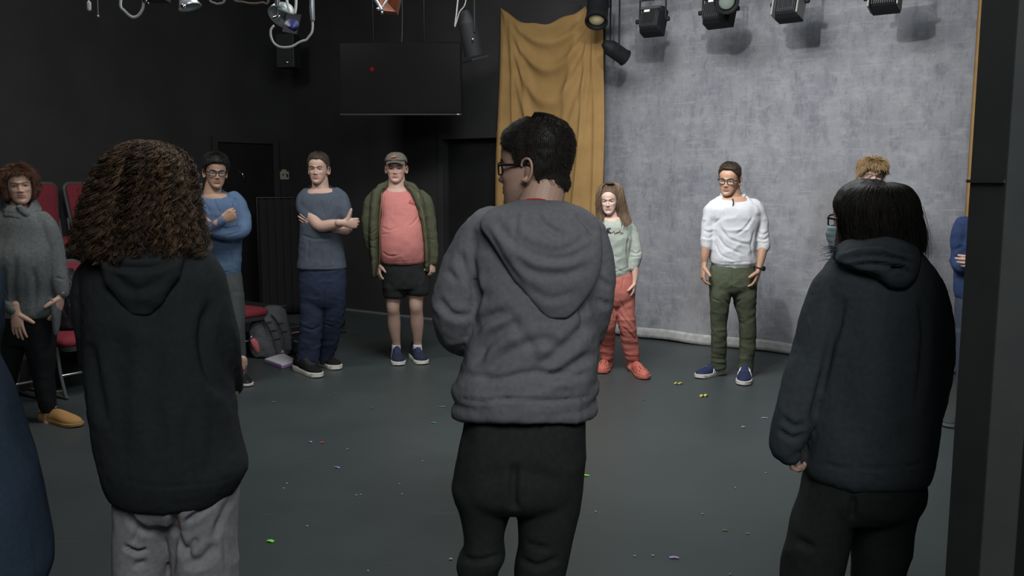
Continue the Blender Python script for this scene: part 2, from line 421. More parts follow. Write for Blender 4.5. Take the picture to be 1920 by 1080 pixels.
class Person:
    def __init__(s, d, base_u, label, group=None, base=None, front=1):
        s.front = front
        s.d = d; s.s = FPX / d
        b = base if base is not None else P(base_u, 700, d); s.base = np.array([b[0], b[1], 0.0])
        s.root = thing('person', label, 'person', s.base, 0, group); s.core = MB(); s.skin = []; s.cols = []
    def p(s, u, v, dy=0): return P(u, v, s.d + dy)
    def rows(s, rows, shrink=1.0, grow=0, per=4, n=36):
        K = []
        for r in rows:
            r = list(r) + [0, 2.3][len(r) - 4:] if len(r) < 6 else list(r)
            v, uL, uR, b, dy, e = r; a = s.p(uL, v, dy); c = s.p(uR, v, dy)
            K.append([(a[0] + c[0]) / 2, s.d + dy, a[2], (c[0] - a[0]) / 2, b, e])
        K = sampled(np.array(K), per); th = np.linspace(0, 2 * math.pi, n, endpoint=False); out = []
        for x, y, z, a, b, e in K:
            a = max(a, .002) * shrink + grow; b = max(b, .002) * shrink + grow; cs = np.cos(th); sn = np.sin(th)
            out.append(np.column_stack([x + a * np.sign(cs) * np.abs(cs) ** (2 / e), y + b * np.sign(sn) * np.abs(sn) ** (2 / e), np.full(n, z)]))
        return out
    def stack(s, mb, rows, core=True, neck=0, **k):
        rr = s.rows(rows, **k)
        if neck:
            zt = rr[0][0, 2]
            for q in rr: q[:, 2] += s.front * neck * np.where((q[:, 1] - s.d - .01) * s.front < 0, 1, .35) * (q[:, 1] - s.d - .01) * math.exp(-(zt - q[0, 2]) / .045)
            s.neckring = rr[0]
        mb.rings(rr)
        if core: s.core.rings(s.rows(rows, shrink=.80, per=2, n=16))
    def collar(s, m, r=.006, h=.010, name='collar', dz=.0, sc=1.0):
        q = s.neckring; c = q.mean(0); q = c + (q - c) * sc + [0, 0, dz]; q = np.vstack([q, q[:1]])
        return obj(name, MB().tube(q, r, h, side=(0, 0, 1) if False else None, n=10, per=1, rnd=False), m, s.root, True)
    def limb(s, mb, pts, core=True, n=20, flat=1.0):
        """pts: (u, v, depth offset, radius in metres)"""
        W = [s.p(a, b, c) for a, b, c, r in pts]; r = np.array([q[3] for q in pts])
        mb.tube(W, r, r * flat, n=n)
        if core: s.core.tube(W, r * .72, n=10, per=2)
    def garment(s, name, mb, m, voxel=.008, sm=4, folds=(), creases=(), label=None, parent=None, facing=True):
        W, F, Nn = remesh(mb, voxel, sm)
        D = carve(W, Nn, creases, s.d, facing) if creases else 0
        for amp, sc3, wf in folds:
            q = fbm(W * np.array(sc3) + len(name) * 3.1 + s.base[0] * 5, 2); q = 1 - np.abs(q) * 2.2; q = np.clip(q, -1, 1)
            D = D + amp * q * (wf(W) if wf else 1)
        if np.ndim(D): W = W + Nn * D[:, None]
        o = obj(name, (W, F), m, parent or s.root, True)
        if label: o['label'] = label
        return o
    def addskin(s, mb, skin, voxel=.0035, sm=2):
        W, F, _ = remesh(mb, voxel, sm); s.skin.append((W, F)); s.cols.append(np.tile(np.array(skin), (len(W), 1)))
    def addhead(s, H, W, F, cols): s.skin.append((W, F)); s.cols.append(cols)
    def finish(s, skin):
        if s.core.n:
            W, F, _ = remesh(s.core, .016, 2); s.skin.append((W, F)); s.cols.append(np.tile(np.array(skin), (len(W), 1)))
        o = obj('body', join(s.skin), SKIN, s.root, True, cols=np.concatenate(s.cols)); return o
def haircap(H, hl, T, m, person, name='hair', tuft=.003, fr=60, extra=None, strandsn=0, slen=.02, srad=.0006, col=(.02, .015, .01), lift=.5, hcol=None, nape=.060):
    """hair volume over the skull from hairline hl (deg from front, height) with thickness T(th, z)"""
    nth = 128; nt = 44; th = np.linspace(0, 2 * math.pi, nth, endpoint=False); deg = np.abs((np.degrees(th) + 180) % 360 - 180)
    zl = np.interp(deg, [q[0] for q in hl], [q[1] for q in hl]); t0 = z2t(zl)
    rings = []; cen = np.array([0, .005, .125])
    for i in range(nt):
        f = i / (nt - 1); t = t0 + (14.99 - t0) * f; p = hsurf(t, th)
        if nape:
            wn = np.clip((.125 - p[:, 2]) / .05, 0, 1) * np.clip((deg - 92) / 20, 0, 1); xs = p[:, 0] * (1 + wn * .12); ny = .037 + np.sqrt(np.maximum(nape ** 2 - xs ** 2, 0)); p[:, 1] = np.maximum(p[:, 1], p[:, 1] * (1 - wn) + ny * wn); p[:, 0] = xs
        r = p - cen; r = r / np.linalg.norm(r, axis=1)[:, None]
        k = min(1, i / 4.0); k = k * k * (3 - 2 * k)
        th_ = T(deg, p[:, 2], p) * k - .0025 * (1 - k)
        nz = fbm(p * fr, 3) * tuft * k
        rings.append(H.w(p + r * (th_ + nz)[:, None]))
    W, F = MB().rings(rings).get()
    S = None
    if strandsn:
        idx = rng.randint(0, nt - 1, strandsn) ; 
        A = np.array(rings); j = rng.randint(0, nth, strandsn); fi = rng.rand(strandsn) ** .8 * (nt - 2) + .6; i0 = fi.astype(int); ff = (fi - i0)[:, None]
        root = A[i0, j] * (1 - ff) + A[i0 + 1, j] * ff; c0 = H.w(cen); out = root - c0; out /= np.linalg.norm(out, axis=1)[:, None]
        dn = A[np.maximum(i0 - 1, 0), j] - root; dn /= np.linalg.norm(dn, axis=1)[:, None] + 1e-9
        jit = rng.normal(0, .35, (strandsn, 3)); L = slen * (.6 + .6 * rng.rand(strandsn))[:, None]
        d1 = out * lift + dn * (1 - lift) + jit * .4; d1 /= np.linalg.norm(d1, axis=1)[:, None]
        pts = np.stack([root - out * .002, root + d1 * L * .5, root + (d1 * .8 + dn * .35 + jit * .2) * L], 1)
        S = strands(pts, np.linspace(srad, srad * .4, 3))
    if S is not None:
        cols = np.concatenate([np.tile(col, (len(W), 1)), np.repeat(np.array(hcol or col) * (.6 + .9 * rng.rand(strandsn, 1)), 9, axis=0)])
        o = obj(name, join([(W, F), S]), m, person, True, cols=cols)
    else:
        o = obj(name, (W, F), m, person, True, cols=np.tile(col, (len(W), 1)) * (1 + .35 * fbm(W * 140, 2)[:, None]).clip(.4, 1.8))
    return o
def strands(pts, rad, ns=3):
    n, m, _ = pts.shape; T = np.gradient(pts, axis=1); T /= np.linalg.norm(T, axis=2)[..., None] + 1e-9
    ref = np.array([.31, .77, .55]); S = np.cross(T, ref); S /= np.linalg.norm(S, axis=2)[..., None] + 1e-9; B = np.cross(T, S)
    rad = np.broadcast_to(rad, (n, m)); V = []
    for k in range(ns):
        a = 2 * math.pi * k / ns; V.append(pts + (S * math.cos(a) + B * math.sin(a)) * rad[..., None])
    V = np.stack(V, 2).reshape(-1, 3)
    i = np.arange(n)[:, None, None] * m * ns; j = np.arange(m - 1)[None, :, None] * ns; k = np.arange(ns)[None, None, :]; k2 = (k + 1) % ns
    F = np.stack([i + j + k, i + j + k2, i + j + ns + k2, i + j + ns + k], -1).reshape(-1, 4)
    return V, F
def envhair(pr, rows, n, m, curl, pitch, rad, lo=.7, hi=1.0, front=None, coref=.86, tail=.0, wild=.0, col=(.03, .02, .015), col2=(.12, .07, .04), stop=(.75, 1.0), name='hair', mt=None, tw=1.0, corecol=None, bundle=1, spr=.004):
    """long hair: locks that fall over an envelope from the crown; front = half angle (deg) left open around the face, as (centre deg, half)"""
    nb = bundle; n0 = n // nb
    def bun(a): return np.repeat(a, nb)[:n] if nb > 1 else a
    R0 = pr.rows(rows, per=6, n=72); A = np.array(R0)   # rings, 72, 3 ; th=0 is +x, 270 deg is towards the eye
    cen = A.mean(1); nr = len(A)
    n = n0 * nb; th = bun(rng.rand(n0)) * 360
    if front is not None:
        fc, fh = front; dd = (th - fc + 180) % 360 - 180; bad = np.abs(dd) < fh; th[bad] = (fc + np.sign(dd[bad] + 1e-6) * (fh + rng.rand(bad.sum()) ** 2 * 50 * (1 if nb == 1 else .3))) % 360
    rho = lo + (hi - lo) * bun(rng.rand(n0)) ** .6
    s0 = bun(np.where(rng.rand(n0) < .35, .03 * rng.rand(n0), rng.rand(n0) ** 1.7 * .55)); s1 = stop[0] + (stop[1] - stop[0]) * bun(rng.rand(n0)); s1 = np.maximum(s1, s0 + .25).clip(0, 1)
    f = np.linspace(0, 1, m)[None, :]; s = (s0[:, None] + (s1 - s0)[:, None] * f) * (nr - 1)
    thh = th[:, None] + (bun(rng.normal(0, 10 * tw, n0))[:, None]) * f; ti = thh / 5 % 72
    i0 = s.astype(int).clip(0, nr - 2); fs = (s - i0)[..., None]; j0 = ti.astype(int) % 72; j1 = (j0 + 1) % 72; ft = (ti - np.floor(ti))[..., None]
    q = (A[i0, j0] * (1 - ft) + A[i0, j1] * ft) * (1 - fs) + (A[i0 + 1, j0] * (1 - ft) + A[i0 + 1, j1] * ft) * fs
    c = cen[i0] * (1 - fs) + cen[i0 + 1] * fs
    q = c + (q - c) * (rho[:, None] * (1 + tail * bun(rng.normal(0, 1, n0))[:, None] * f))[..., None]
    L = np.cumsum(np.concatenate([np.zeros((n, 1)), np.linalg.norm(np.diff(q, axis=1), axis=2)], 1), 1)
    ph = bun(rng.rand(n0))[:, None] * 6.28 + L / (pitch * (.7 + .6 * bun(rng.rand(n0))[:, None])) * 6.28 + (rng.normal(0, .5, n)[:, None] if nb > 1 else 0); cr = curl * (.5 + bun(rng.rand(n0))[:, None]) * np.minimum(1, f * 3)
    rd = q - c; rd /= np.linalg.norm(rd, axis=2)[..., None] + 1e-9; tn = np.cross(rd, [0, 0, 1.0]); tn /= np.linalg.norm(tn, axis=2)[..., None] + 1e-9
    q = q + rd * (np.cos(ph) * cr)[..., None] + tn * (np.sin(ph) * cr)[..., None]
    if nb > 1: q = q + rng.normal(0, spr, (n, 1, 3))
    if wild: q = q + fbm(q * 14 + rng.rand(n)[:, None, None] * 50, 1)[..., None] * rd * wild * f[..., None]
    S = strands(q, np.linspace(1, .45, m) * rad)
    a = (bun(rng.rand(n0)) * .7 + rng.rand(n) * .3)[:, None] ** 1.6; cc = np.array(col) * (1 - a) + np.array(col2) * a
    parts = [S]; cols = [np.repeat(cc, m * 3, axis=0)]
    if coref:
        th72 = np.arange(72) * 5.0; sc_ = np.full(72, coref)
        if front is not None:
            dd = np.abs((th72 - front[0] + 180) % 360 - 180); sc_ = np.where(dd < front[1], .25, coref)
        core = [cen[i] + (A[i] - cen[i]) * (sc_ if i > nr * .12 else np.full(72, coref))[:, None] * np.array([1, 1, 1]) for i in range(nr)]
        V, F = MB().rings(core).get(); parts.append((V, F)); cols.append(np.tile(corecol or col, (len(V), 1)))
    return obj(name, join(parts), mt or HAIR, pr.root, True, cols=np.concatenate(cols))
HAIR = colmat('hair_strands', .55, .25)
def glasses(H, person, m=None, w=.047, h=.034, name='glasses', rim=.0022):
    m = m or mat('black_acetate', (.012, .012, .016), .25)
    mb = MB(); y = -.094
    for q in (-1, 1):
        pts = []
        for a in range(17):
            t = 2 * math.pi * a / 16; c_, s_ = math.cos(t), math.sin(t)
            X = .5 * w * np.sign(c_) * abs(c_) ** .5; Z = .5 * h * np.sign(s_) * abs(s_) ** .5
            pts.append([q * .033 + X, y + .010 * (abs(q * .033 + X) / .055) ** 2, .113 + Z])
        mb.tube(H.w(pts), rim * 1.1, n=6, per=1, cap=False)
        mb.tube(H.w([[q * .056, y + .012, .122], [q * .070, y + .022, .122], [q * .0785, -.03, .121], [q * .0785, .012, .120], [q * .079, .028, .104]]), rim * 1.15, rim * 1.6, n=8, per=3)
    mb.tube(H.w([[-.012, y, .116], [0, y - .002, .120], [.012, y, .116]]), rim, n=8)
    V, F = mb.get(); g = obj(name, (V, F), m, person, True)
    lb = MB()
    for q in (-1, 1):
        Pg = np.array([[H.w([q * .033 + (i - 3) / 6.5 * w * .98, y + .010 * (abs(q * .033 + (i - 3) / 6.5 * w) / .055) ** 2, .113 + (j - 2) / 4.4 * h]) for j in range(5)] for i in range(7)])
        lb.grid(Pg, .0006)
    if 'lens' not in _M:
        lm = mat('lens', (.6, .65, .75), .05, 0, .5, **{'Alpha': .05})
        _M['lens'] = lm
    obj('lens', lb, _M['lens'], g, True)
    return g
def shoe(pr, toe, heel, m_up, m_sole, w=.050, h=.085, sole=.026, white=None, lab=None, open_back=False, name='shoe', z0=0.0, ankle=True, laces=None, stripes=None, holes=None):
    """toe and heel: ground points"""
    A = np.array([heel[0], heel[1], z0]); B = np.array([toe[0], toe[1], z0]); L = np.linalg.norm(B - A); D = (B - A) / L; S = np.array([-D[1], D[0], 0.]); U = np.array([0, 0, 1.])
    ys = [0, .03, .10, .22, .36, .5, .64, .78, .9, .97, 1.0]; ws = [.35, .68, .74, .74, .72, .8, .95, 1.0, .82, .5, .2]; hs = [.75, 1.0, 1.1, 1.08, .95, .78, .60, .50, .42, .32, .22]
    if open_back: hs = [.45, .5, .5, .6, .82, .85, .74, .62, .50, .38, .26]
    th = np.linspace(0, 2 * math.pi, 24, endpoint=False); rings = []
    K = sampled(np.column_stack([ys, ws, hs]), 3)
    for y, ww, hh in K:
        x = np.cos(th) * ww * w; zz = np.sin(th); z = np.where(zz > 0, zz ** .8 * (h * hh) , zz * .004) + sole * .8
        x = x * np.where(zz > .5, 1 - (zz - .5) * .35, 1)
        rings.append(A + D * y * L + np.outer(x, S) + np.outer(z, U))
    up = MB().rings(rings); so = obj(name, up, m_up, pr.root, True)
    K2 = sampled(np.column_stack([[-.02, 0, .04, .2, .4, .6, .78, .92, .99, 1.02], [.2, .5, .76, .78, .74, .92, 1.06, .9, .5, .15]]), 3)
    top = []; 
    l = np.array([A + D * y * L + S * ww * w * 1.04 for y, ww in K2]); rgt = np.array([A + D * y * L - S * ww * w * 1.04 for y, ww in K2])
    ring0 = np.concatenate([l, rgt[::-1]]); fy = np.concatenate([K2[:, 0], K2[::-1, 0]])
    hgt = sole * (1 + .25 * (fy < .3) + .1 * np.clip(fy - .85, 0, 1) * 5)
    r0 = ring0 + U * (.001 + .006 * np.clip((fy - .85) / .15, 0, 1))[:, None]
    cen = ring0.mean(0)
    rr = [cen + (r0 - cen) * [.95, .95, 1], r0 + U * .004, ring0 + np.outer(hgt, U) - U * .003, cen + (ring0 - cen) * [.95, .95, 1] + np.outer(hgt, U)]
    sl = obj('sole', MB().rings(rr), m_sole, so, True, sharp=50)
    if laces:
        mb = MB()
        for q in range(5):
            y = .42 + q * .06; hh = np.interp(y, ys, hs) * h + sole * .8; c = A + D * y * L
            mb.tube([c + S * .02 + U * (hh - .006), c + U * (hh + .003), c - S * .02 + U * (hh - .006)], .0028, n=6)
        obj('laces', mb, laces, so, True)
    if stripes:
        mb = MB()
        for sd in (-1, 1):
            for q in range(3):
                y = .40 + q * .085; ww = np.interp(y, ys, ws) * w; c = A + D * y * L; hh = np.interp(y, ys, hs) * h
                mb.tube([c + S * sd * ww * 1.04 + U * (sole * .9), c - D * .012 + S * sd * ww * .95 + U * (sole * .8 + hh * .45), c - D * .022 + S * sd * ww * .62 + U * (sole * .8 + hh * .80)], .0062, .0040, side=D, n=8)
        obj('stripes', mb, stripes, so, True)
    if holes:
        mb = MB()
        for y, sx, hz in [(.62, .75, .62), (.70, .82, .55), (.78, .82, .48), (.86, .7, .42), (.68, .3, .98), (.76, .35, .96), (.84, .3, .95), (.62, -.75, .62), (.70, -.82, .55), (.78, -.82, .48), (.86, -.7, .42), (.72, -.3, .98), (.80, -.3, .97)]:
            ww = np.interp(y, ys, ws) * w; hh = np.interp(y, ys, hs) * h; c = A + D * y * L + S * sx * ww * .97 + U * (sole * .8 + hh * (math.sqrt(max(0, 1 - sx * sx)) ** .8) * .98)
            mb.ball(c, .0055, n=8, m=6)
        obj('vent_hole', mb, holes, so, True)
    if lab: so['label'] = lab
    return so

# ================================================================== the setting
M_wall = mixed('black_wall_paint', (.030, .0305, .032), (.038, .0385, .040), 2.2, rough=.62, bump=.15, bscale=90, spec=.3)
M_black = mat('black_paint', (.012, .012, .013), .55, 0, .3)
M_blackmetal = mat('black_metal', (.02, .02, .022), .38, .6, .5)
M_chrome = mat('chrome', (.75, .76, .78), .18, 1)
def floor_material():
    m = mat('stage_vinyl', (.05, .056, .056), .42, 0, .35); nt = m.node_tree; b = nt.nodes['Principled BSDF']
    tc = N(m, 'ShaderNodeTexCoord'); n = N(m, 'ShaderNodeTexNoise'); n.inputs['Scale'].default_value = 1.3; n.inputs['Detail'].default_value = 6; n.inputs['Roughness'].default_value = .6
    r = N(m, 'ShaderNodeValToRGB'); r.color_ramp.elements[0].position = .3; r.color_ramp.elements[1].position = .7
    r.color_ramp.elements[0].color = (.046, .056, .056, 1); r.color_ramp.elements[1].color = (.057, .069, .069, 1)
    nt.links.new(tc.outputs['Object'], n.inputs['Vector']); nt.links.new(n.outputs['Fac'], r.inputs[0])
    last = r.outputs[0]
    for i, (rot, sc_) in enumerate([(.3, (1.2, 26, 1)), (-.9, (1.0, 22, 1)), (1.3, (.8, 30, 1))]):
        mp = N(m, 'ShaderNodeMapping'); mp.inputs['Rotation'].default_value = (0, 0, rot); mp.inputs['Scale'].default_value = sc_; mp.inputs['Location'].default_value = (i * 3.1, i * 1.7, 0)
        n2 = N(m, 'ShaderNodeTexNoise'); n2.inputs['Scale'].default_value = 2.4; n2.inputs['Detail'].default_value = 1
        r2 = N(m, 'ShaderNodeValToRGB'); r2.color_ramp.elements[0].position = .735; r2.color_ramp.elements[1].position = .765
        r2.color_ramp.elements[0].color = (0, 0, 0, 1); r2.color_ramp.elements[1].color = (.3, .3, .3, 1)
        mx = N(m, 'ShaderNodeMixRGB'); mx.inputs[2].default_value = (.12, .125, .12, 1)
        nt.links.new(tc.outputs['Object'], mp.inputs[0]); nt.links.new(mp.outputs[0], n2.inputs['Vector']); nt.links.new(n2.outputs['Fac'], r2.inputs[0])
        nt.links.new(r2.outputs[0], mx.inputs[0]); nt.links.new(last, mx.inputs[1]); last = mx.outputs[0]
    nt.links.new(last, b.inputs['Base Color'])
    r3 = N(m, 'ShaderNodeMapRange'); r3.inputs['To Min'].default_value = .36; r3.inputs['To Max'].default_value = .52; nt.links.new(n.outputs['Fac'], r3.inputs['Value']); nt.links.new(r3.outputs[0], b.inputs['Roughness'])
    return m
M_floor = floor_material()
def rbox(mb, k0, k1, e0, e1, z0, z1):
    c = R((k0 + k1) / 2, (e0 + e1) / 2, (z0 + z1) / 2); return mb.box(c, (abs(k1 - k0), abs(e1 - e0), abs(z1 - z0)), ROOMZ)
def struct(name, mb, m, **k): o = obj(name, mb, m, **k); o['kind'] = 'structure'; return o
RH = 4.3
struct('floor', rbox(MB(), -.3, 13, -1.0, 14, -.1, 0), M_floor)
struct('ceiling', rbox(MB(), -.3, 13, -1.0, 14, RH, RH + .1), M_black)
struct('wall_left', rbox(MB(), -.2, 0, -.2, 14, 0, RH), M_wall)

DW0, DW1, DWH = 2.45, 3.35, 2.04
mb = MB(); rbox(mb, -.2, DW0, -.2, 0, 0, RH); rbox(mb, DW0, DW1, -.2, 0, DWH, RH); rbox(mb, DW1, 4.25, -.2, 0, 0, RH)
struct('wall_back', mb, M_wall)
mb = MB(); rbox(mb, 4.25, 13, -.55, -.35, 0, RH); rbox(mb, 4.2, 4.3, -.55, 0, 0, RH)
struct('wall_stage', mb, M_wall)
struct('wall_right', rbox(MB(), 12.8, 13, -.5, 14, 0, RH), M_wall)
struct('wall_rear', rbox(MB(), 0, 13, 13.8, 14, 0, RH), M_wall)
M_doorblk = mixed('black_door_paint', (.010, .0105, .0115), (.014, .0145, .0155), 3, rough=.6, bump=.1, spec=.25)
M_base = mat('grey_strip', (.16, .16, .165), .6)
struct('baseboard_back', rbox(MB(), .9, DW0 - .07, 0, .012, 0, .022), M_base)
# door in the back wall: frame, leaf standing a little back in the opening
d2 = thing('door_2', 'black door with a raised frame in the back wall beside the yellow cloth', 'door', R((DW0 + DW1) / 2, -.06)); d2['kind'] = 'structure'
mb = MB(); rbox(mb, DW0 - .07, DW0, -.02, .03, 0, DWH + .07); rbox(mb, DW1, DW1 + .07, -.02, .03, 0, DWH + .07); rbox(mb, DW0, DW1, -.02, .03, DWH, DWH + .07)
obj('door_frame', mb, M_wall, d2, bevel=.004)
mb = MB(); rbox(mb, DW0 + .002, DW1 - .002, -.12, -.08, .005, DWH - .002); obj('door_leaf', mb, M_doorblk, d2, bevel=.003)
# door in the left wall
d1 = thing('door_1', 'black door in the left wall with a small bright knob', 'door', R(.03, .73)); d1['kind'] = 'structure'
mb = MB(); rbox(mb, 0, .045, .24, .31, 0, 2.10); rbox(mb, 0, .045, 1.14, 1.21, 0, 2.10); rbox(mb, 0, .045, .31, 1.14, 2.03, 2.10); obj('door_frame', mb, M_wall, d1, bevel=.004)
mb = MB(); rbox(mb, 0.0, .02, .312, 1.138, .005, 2.028); obj('door_leaf', mb, M_doorblk, d1)
mb = MB().lathe([(.0, 0), (.022, .002), (.012, .02), (.014, .035), (.028, .045), (.026, .062), (.0, .066)], R(.02, .47, 1.06), (DK[0], DK[1], 0), 16); obj('door_handle', mb, M_chrome, d1, True)
mb = MB().tube([R(.021, .83, 1.70), R(.06, .82, 1.66), R(.055, .80, 1.60), R(.021, .79, 1.58)], .009, n=8); obj('pull', mb, M_chrome, d1, True)
# light switch plate by the corner
t = thing('light_switch', 'pale switch plate on the black wall near the room corner', 'light switch', R(.006, .13, 1.66))
mb = MB(); rbox(mb, 0, .012, .06, .20, 1.60, 1.70); rbox(mb, 0, .012, .10, .17, 1.70, 1.725); o = obj('plate', mb, mat('ivory_plastic', (.42, .41, .34), .4), t, bevel=.002)
for a_, b_, c_, d_ in ((.085, .105, 1.63, 1.67), (.145, .175, 1.655, 1.665)):
    mb = MB(); rbox(mb, .012, .02, a_, b_, c_, d_); obj('toggle', mb, mat('dark_plastic', (.03, .03, .03), .4), t)

# ------------------------------------------------------------------ backdrop: mottled grey muslin
def backdrop_material():
    m = mat('grey_muslin', (.2, .2, .21), .95, 0, .1); nt = m.node_tree; b = nt.nodes['Principled BSDF']; L = nt.links.new
    tc = N(m, 'ShaderNodeTexCoord')
    def noise(scale, st, rot=0, det=4, lo=.3, hi=.7, c0=0., c1=1., ro=.5):
        mp = N(m, 'ShaderNodeMapping'); mp.inputs['Scale'].default_value = st; mp.inputs['Rotation'].default_value = (0, rot, 0)
        n = N(m, 'ShaderNodeTexNoise'); n.inputs['Scale'].default_value = scale; n.inputs['Detail'].default_value = det; n.inputs['Roughness'].default_value = ro
        r = N(m, 'ShaderNodeMapRange'); r.inputs['From Min'].default_value = lo; r.inputs['From Max'].default_value = hi; r.inputs['To Min'].default_value = c0; r.inputs['To Max'].default_value = c1
        L(tc.outputs['Object'], mp.inputs[0]); L(mp.outputs[0], n.inputs['Vector']); L(n.outputs['Fac'], r.inputs['Value']); return r.outputs[0]
    def mix(a, col, f):
        x = N(m, 'ShaderNodeMixRGB'); L(f, x.inputs[0]); 
        if isinstance(a, tuple): x.inputs[1].default_value = (*a, 1)
        else: L(a, x.inputs[1])
        x.inputs[2].default_value = (*col, 1); return x.outputs[0]
    c = mix((.195, .202, .228), (.268, .275, .297), noise(3.0, (1, 1, .8), det=6, ro=.65))
    c = mix(c, (.132, .138, .168), noise(7, (2.2, 1, .6), det=8, lo=.50, hi=.68, c1=.8, ro=.8))
    c = mix(c, (.33, .332, .34), noise(7, (.7, 1, 1.6), rot=.3, det=8, lo=.50, hi=.66, c1=.85, ro=.8))
    c = mix(c, (.31, .312, .32), noise(8, (3.2, 1, .5), rot=-.1, det=8, lo=.54, hi=.72, c1=.5, ro=.7))
    c = mix(c, (.33, .33, .335), noise(7, (.25, 1, 9.0), rot=.5, det=3, lo=.63, hi=.72, c1=.6))
    c = mix(c, (.33, .33, .335), noise(7, (.25, 1, 9.0), rot=-.6, det=3, lo=.63, hi=.72, c1=.6))
    c = mix(c, (.34, .345, .36), noise(1.6, (1, 1, .9), det=8, lo=.50, hi=.68, c1=.7, ro=.75))
    c = mix(c, (.105, .108, .128), noise(2.1, (1.3, 1, .8), det=8, lo=.53, hi=.70, c1=.7, ro=.78))
    c = mix(c, (.15, .14, .135), noise(.9, (1.6, 1, .5), det=3, lo=.56, hi=.8, c1=.55))
    L(c, b.inputs['Base Color']); return m
M_drop = backdrop_material()
K0, K1 = 4.30, 7.69
ks = np.linspace(K0, K1, 140); zs = np.linspace(.012, 3.75, 90)
Pg = np.array([[R(k, -.27 + .018 * math.sin(k * 5.1) + .010 * math.sin(k * 11 + z * .5) + .006 * float(math.exp(-z / .12)) * (1 + math.sin(k * 7)) , z + (.004 * math.sin(k * 3.0) + .004 * math.sin(k * 7.7)) * math.exp(-z / .3)) for z in zs] for k in ks])
bd = obj('backdrop_cloth', (np.zeros((0, 3)), []), M_drop) if False else None
mb = MB().grid(Pg, .004); V, F = mb.get(); loc = R(K0, -.27)
# stored in the cloth's own axes (x along the cloth, z up)
cz, sz = math.cos(ROOMZ), math.sin(ROOMZ); RM = np.array([[cz, sz, 0], [-sz, cz, 0], [0, 0, 1]])
def roomobj(name, mb, m, loc, smooth=False, parent=None):
    V, F = mb.get(); L = (V - loc) @ RM.T
    o = bpy.data.objects.new(name, to_mesh(name, L, F, m, smooth)); C.objects.link(o)
    if parent is None: o.location = tuple(loc); o.rotation_euler = (0, 0, ROOMZ)
    else: o.parent = parent
    return o
o = roomobj('backdrop', mb, M_drop, loc, True); tag(o, 'mottled grey painted cloth backdrop hanging across the end of the stage', 'backdrop')
# pale hem strip sewn along its foot
Pg = np.array([[R(k, -.262 + .018 * math.sin(k * 5.1) + .010 * math.sin(k * 11) + .006 * (1 + math.sin(k * 7)), z + .004 * math.sin(k * 3.0) + .004 * math.sin(k * 7.7)) for z in (.013, .05, .085, .115)] for k in ks])
h = roomobj('hem', MB().grid(Pg, .004), mixed('hem_canvas', (.34, .34, .335), (.46, .46, .45), 18, rough=.95, bump=.2, spec=.1), loc, True, o); h['label'] = 'pale canvas hem strip'
# ------------------------------------------------------------------ yellow cloths
M_yel = mixed('mustard_cloth', (.30, .187, .072), (.355, .222, .090), 5, rough=.9, bump=.4, bscale=500, spec=.12, detail=3)
ks = np.linspace(0, 1, 120); ts = np.linspace(0, 1, 130); W = np.zeros((120, 130, 3))
for i, a in enumerate(ks):
    k0 = 3.265 + 1.205 * a
    top = 3.36 - .22 * (1 - (2 * abs(a - .42) if a < .42 else 2 * abs(a - .42) / 1.16) ** 1.6) * (1 if .03 < a < .97 else 0) if 0 < a < 1 else 3.36
    top = 3.36 - .21 * max(0, 1 - (abs(a - .40) / (.40 if a < .4 else .60)) ** 1.8) + .012 * math.sin(a * 23)
    for j, t in enumerate(ts):
        z = top * (1 - t) + .02 * t
        dz = (3.36 - z)
        e = .06
        e += .030 * math.exp(-((a - .93) / .025) ** 2) * min(1, dz * 2) + .02 * math.exp(-((a - .035) / .03) ** 2) * min(1, dz * 3)
        # swagged folds hanging between the two fixed corners
        for dep, am, wd in ((.40, .050, .05), (.66, .055, .06), (.98, .045, .08), (1.4, .03, .1)):
            c_ = dep * (1 - (abs(a - .52) / .50) ** 2); e += am * math.exp(-((dz - c_) / wd) ** 2) * math.exp(-((a - .5) / .40) ** 4)
        # long folds from the corners
        for a0, sl, am, wd in ((.10, .10, .035, .022), (.17, .20, .030, .03), (.90, -.13, .040, .022), (.80, -.24, .03, .035), (.97, -.16, .02, .02)):
            ac = a0 + sl * dz * .55; e += am * math.exp(-((a - ac) / wd) ** 2) * min(1, dz * 1.2) * (1 / (1 + .25 * dz))
        e += .012 * math.sin(a * 17 + dz * .6) * min(1, dz / 1.5) + .02 * math.sin(a * 9 + 1) * min(1, dz / 2)
        W[i, j] = R(k0 - .05 * min(1, dz / 2) * (1 - a) + .01 * math.sin(dz * 3 + a * 4), e, z)
o = roomobj('yellow_cloth', MB().grid(W, .003), M_yel, R(3.9, .05), True); tag(o, 'wide mustard yellow cloth hanging in folds between the back door and backdrop', 'curtain')
ks = np.linspace(0, 1, 26); ts = np.linspace(0, 1, 30)
W = np.array([[R(7.655 + .38 * a, -.16 + .03 * math.sin(a * 16), 3.7 * (1 - t) + .02) for t in ts] for a in ks])
o = roomobj('yellow_cloth', MB().grid(W, .003), M_yel, R(7.8, -.15), True); tag(o, 'narrow mustard yellow cloth strip showing at the backdrop\'s far right edge', 'curtain')
# ------------------------------------------------------------------ black flat close on the right
t = thing('masking_flat', 'tall black flat standing close at the right edge of the view', 'stage flat', (1.25, 1.73, 0))
obj('panel', MB().box((1.30, 1.70, 1.75), (.74, .06, 3.5)), mat('flat_black_cloth', (.010, .0103, .010), .9, 0, .1), t)
obj('edge_post', MB().box((.9625, 1.73, 1.75), (.070, .135, 3.5)), mixed('edge_paint', (.040, .041, .041), (.048, .049, .048), 8, rough=.7, bump=.1, spec=.2), t, bevel=.004)
obj('joint_plate', MB().box((.9615, 1.7345, CAMH - .005), (.0755, .137, .006)), mat('joint_grey', (.035, .035, .035), .6), t)
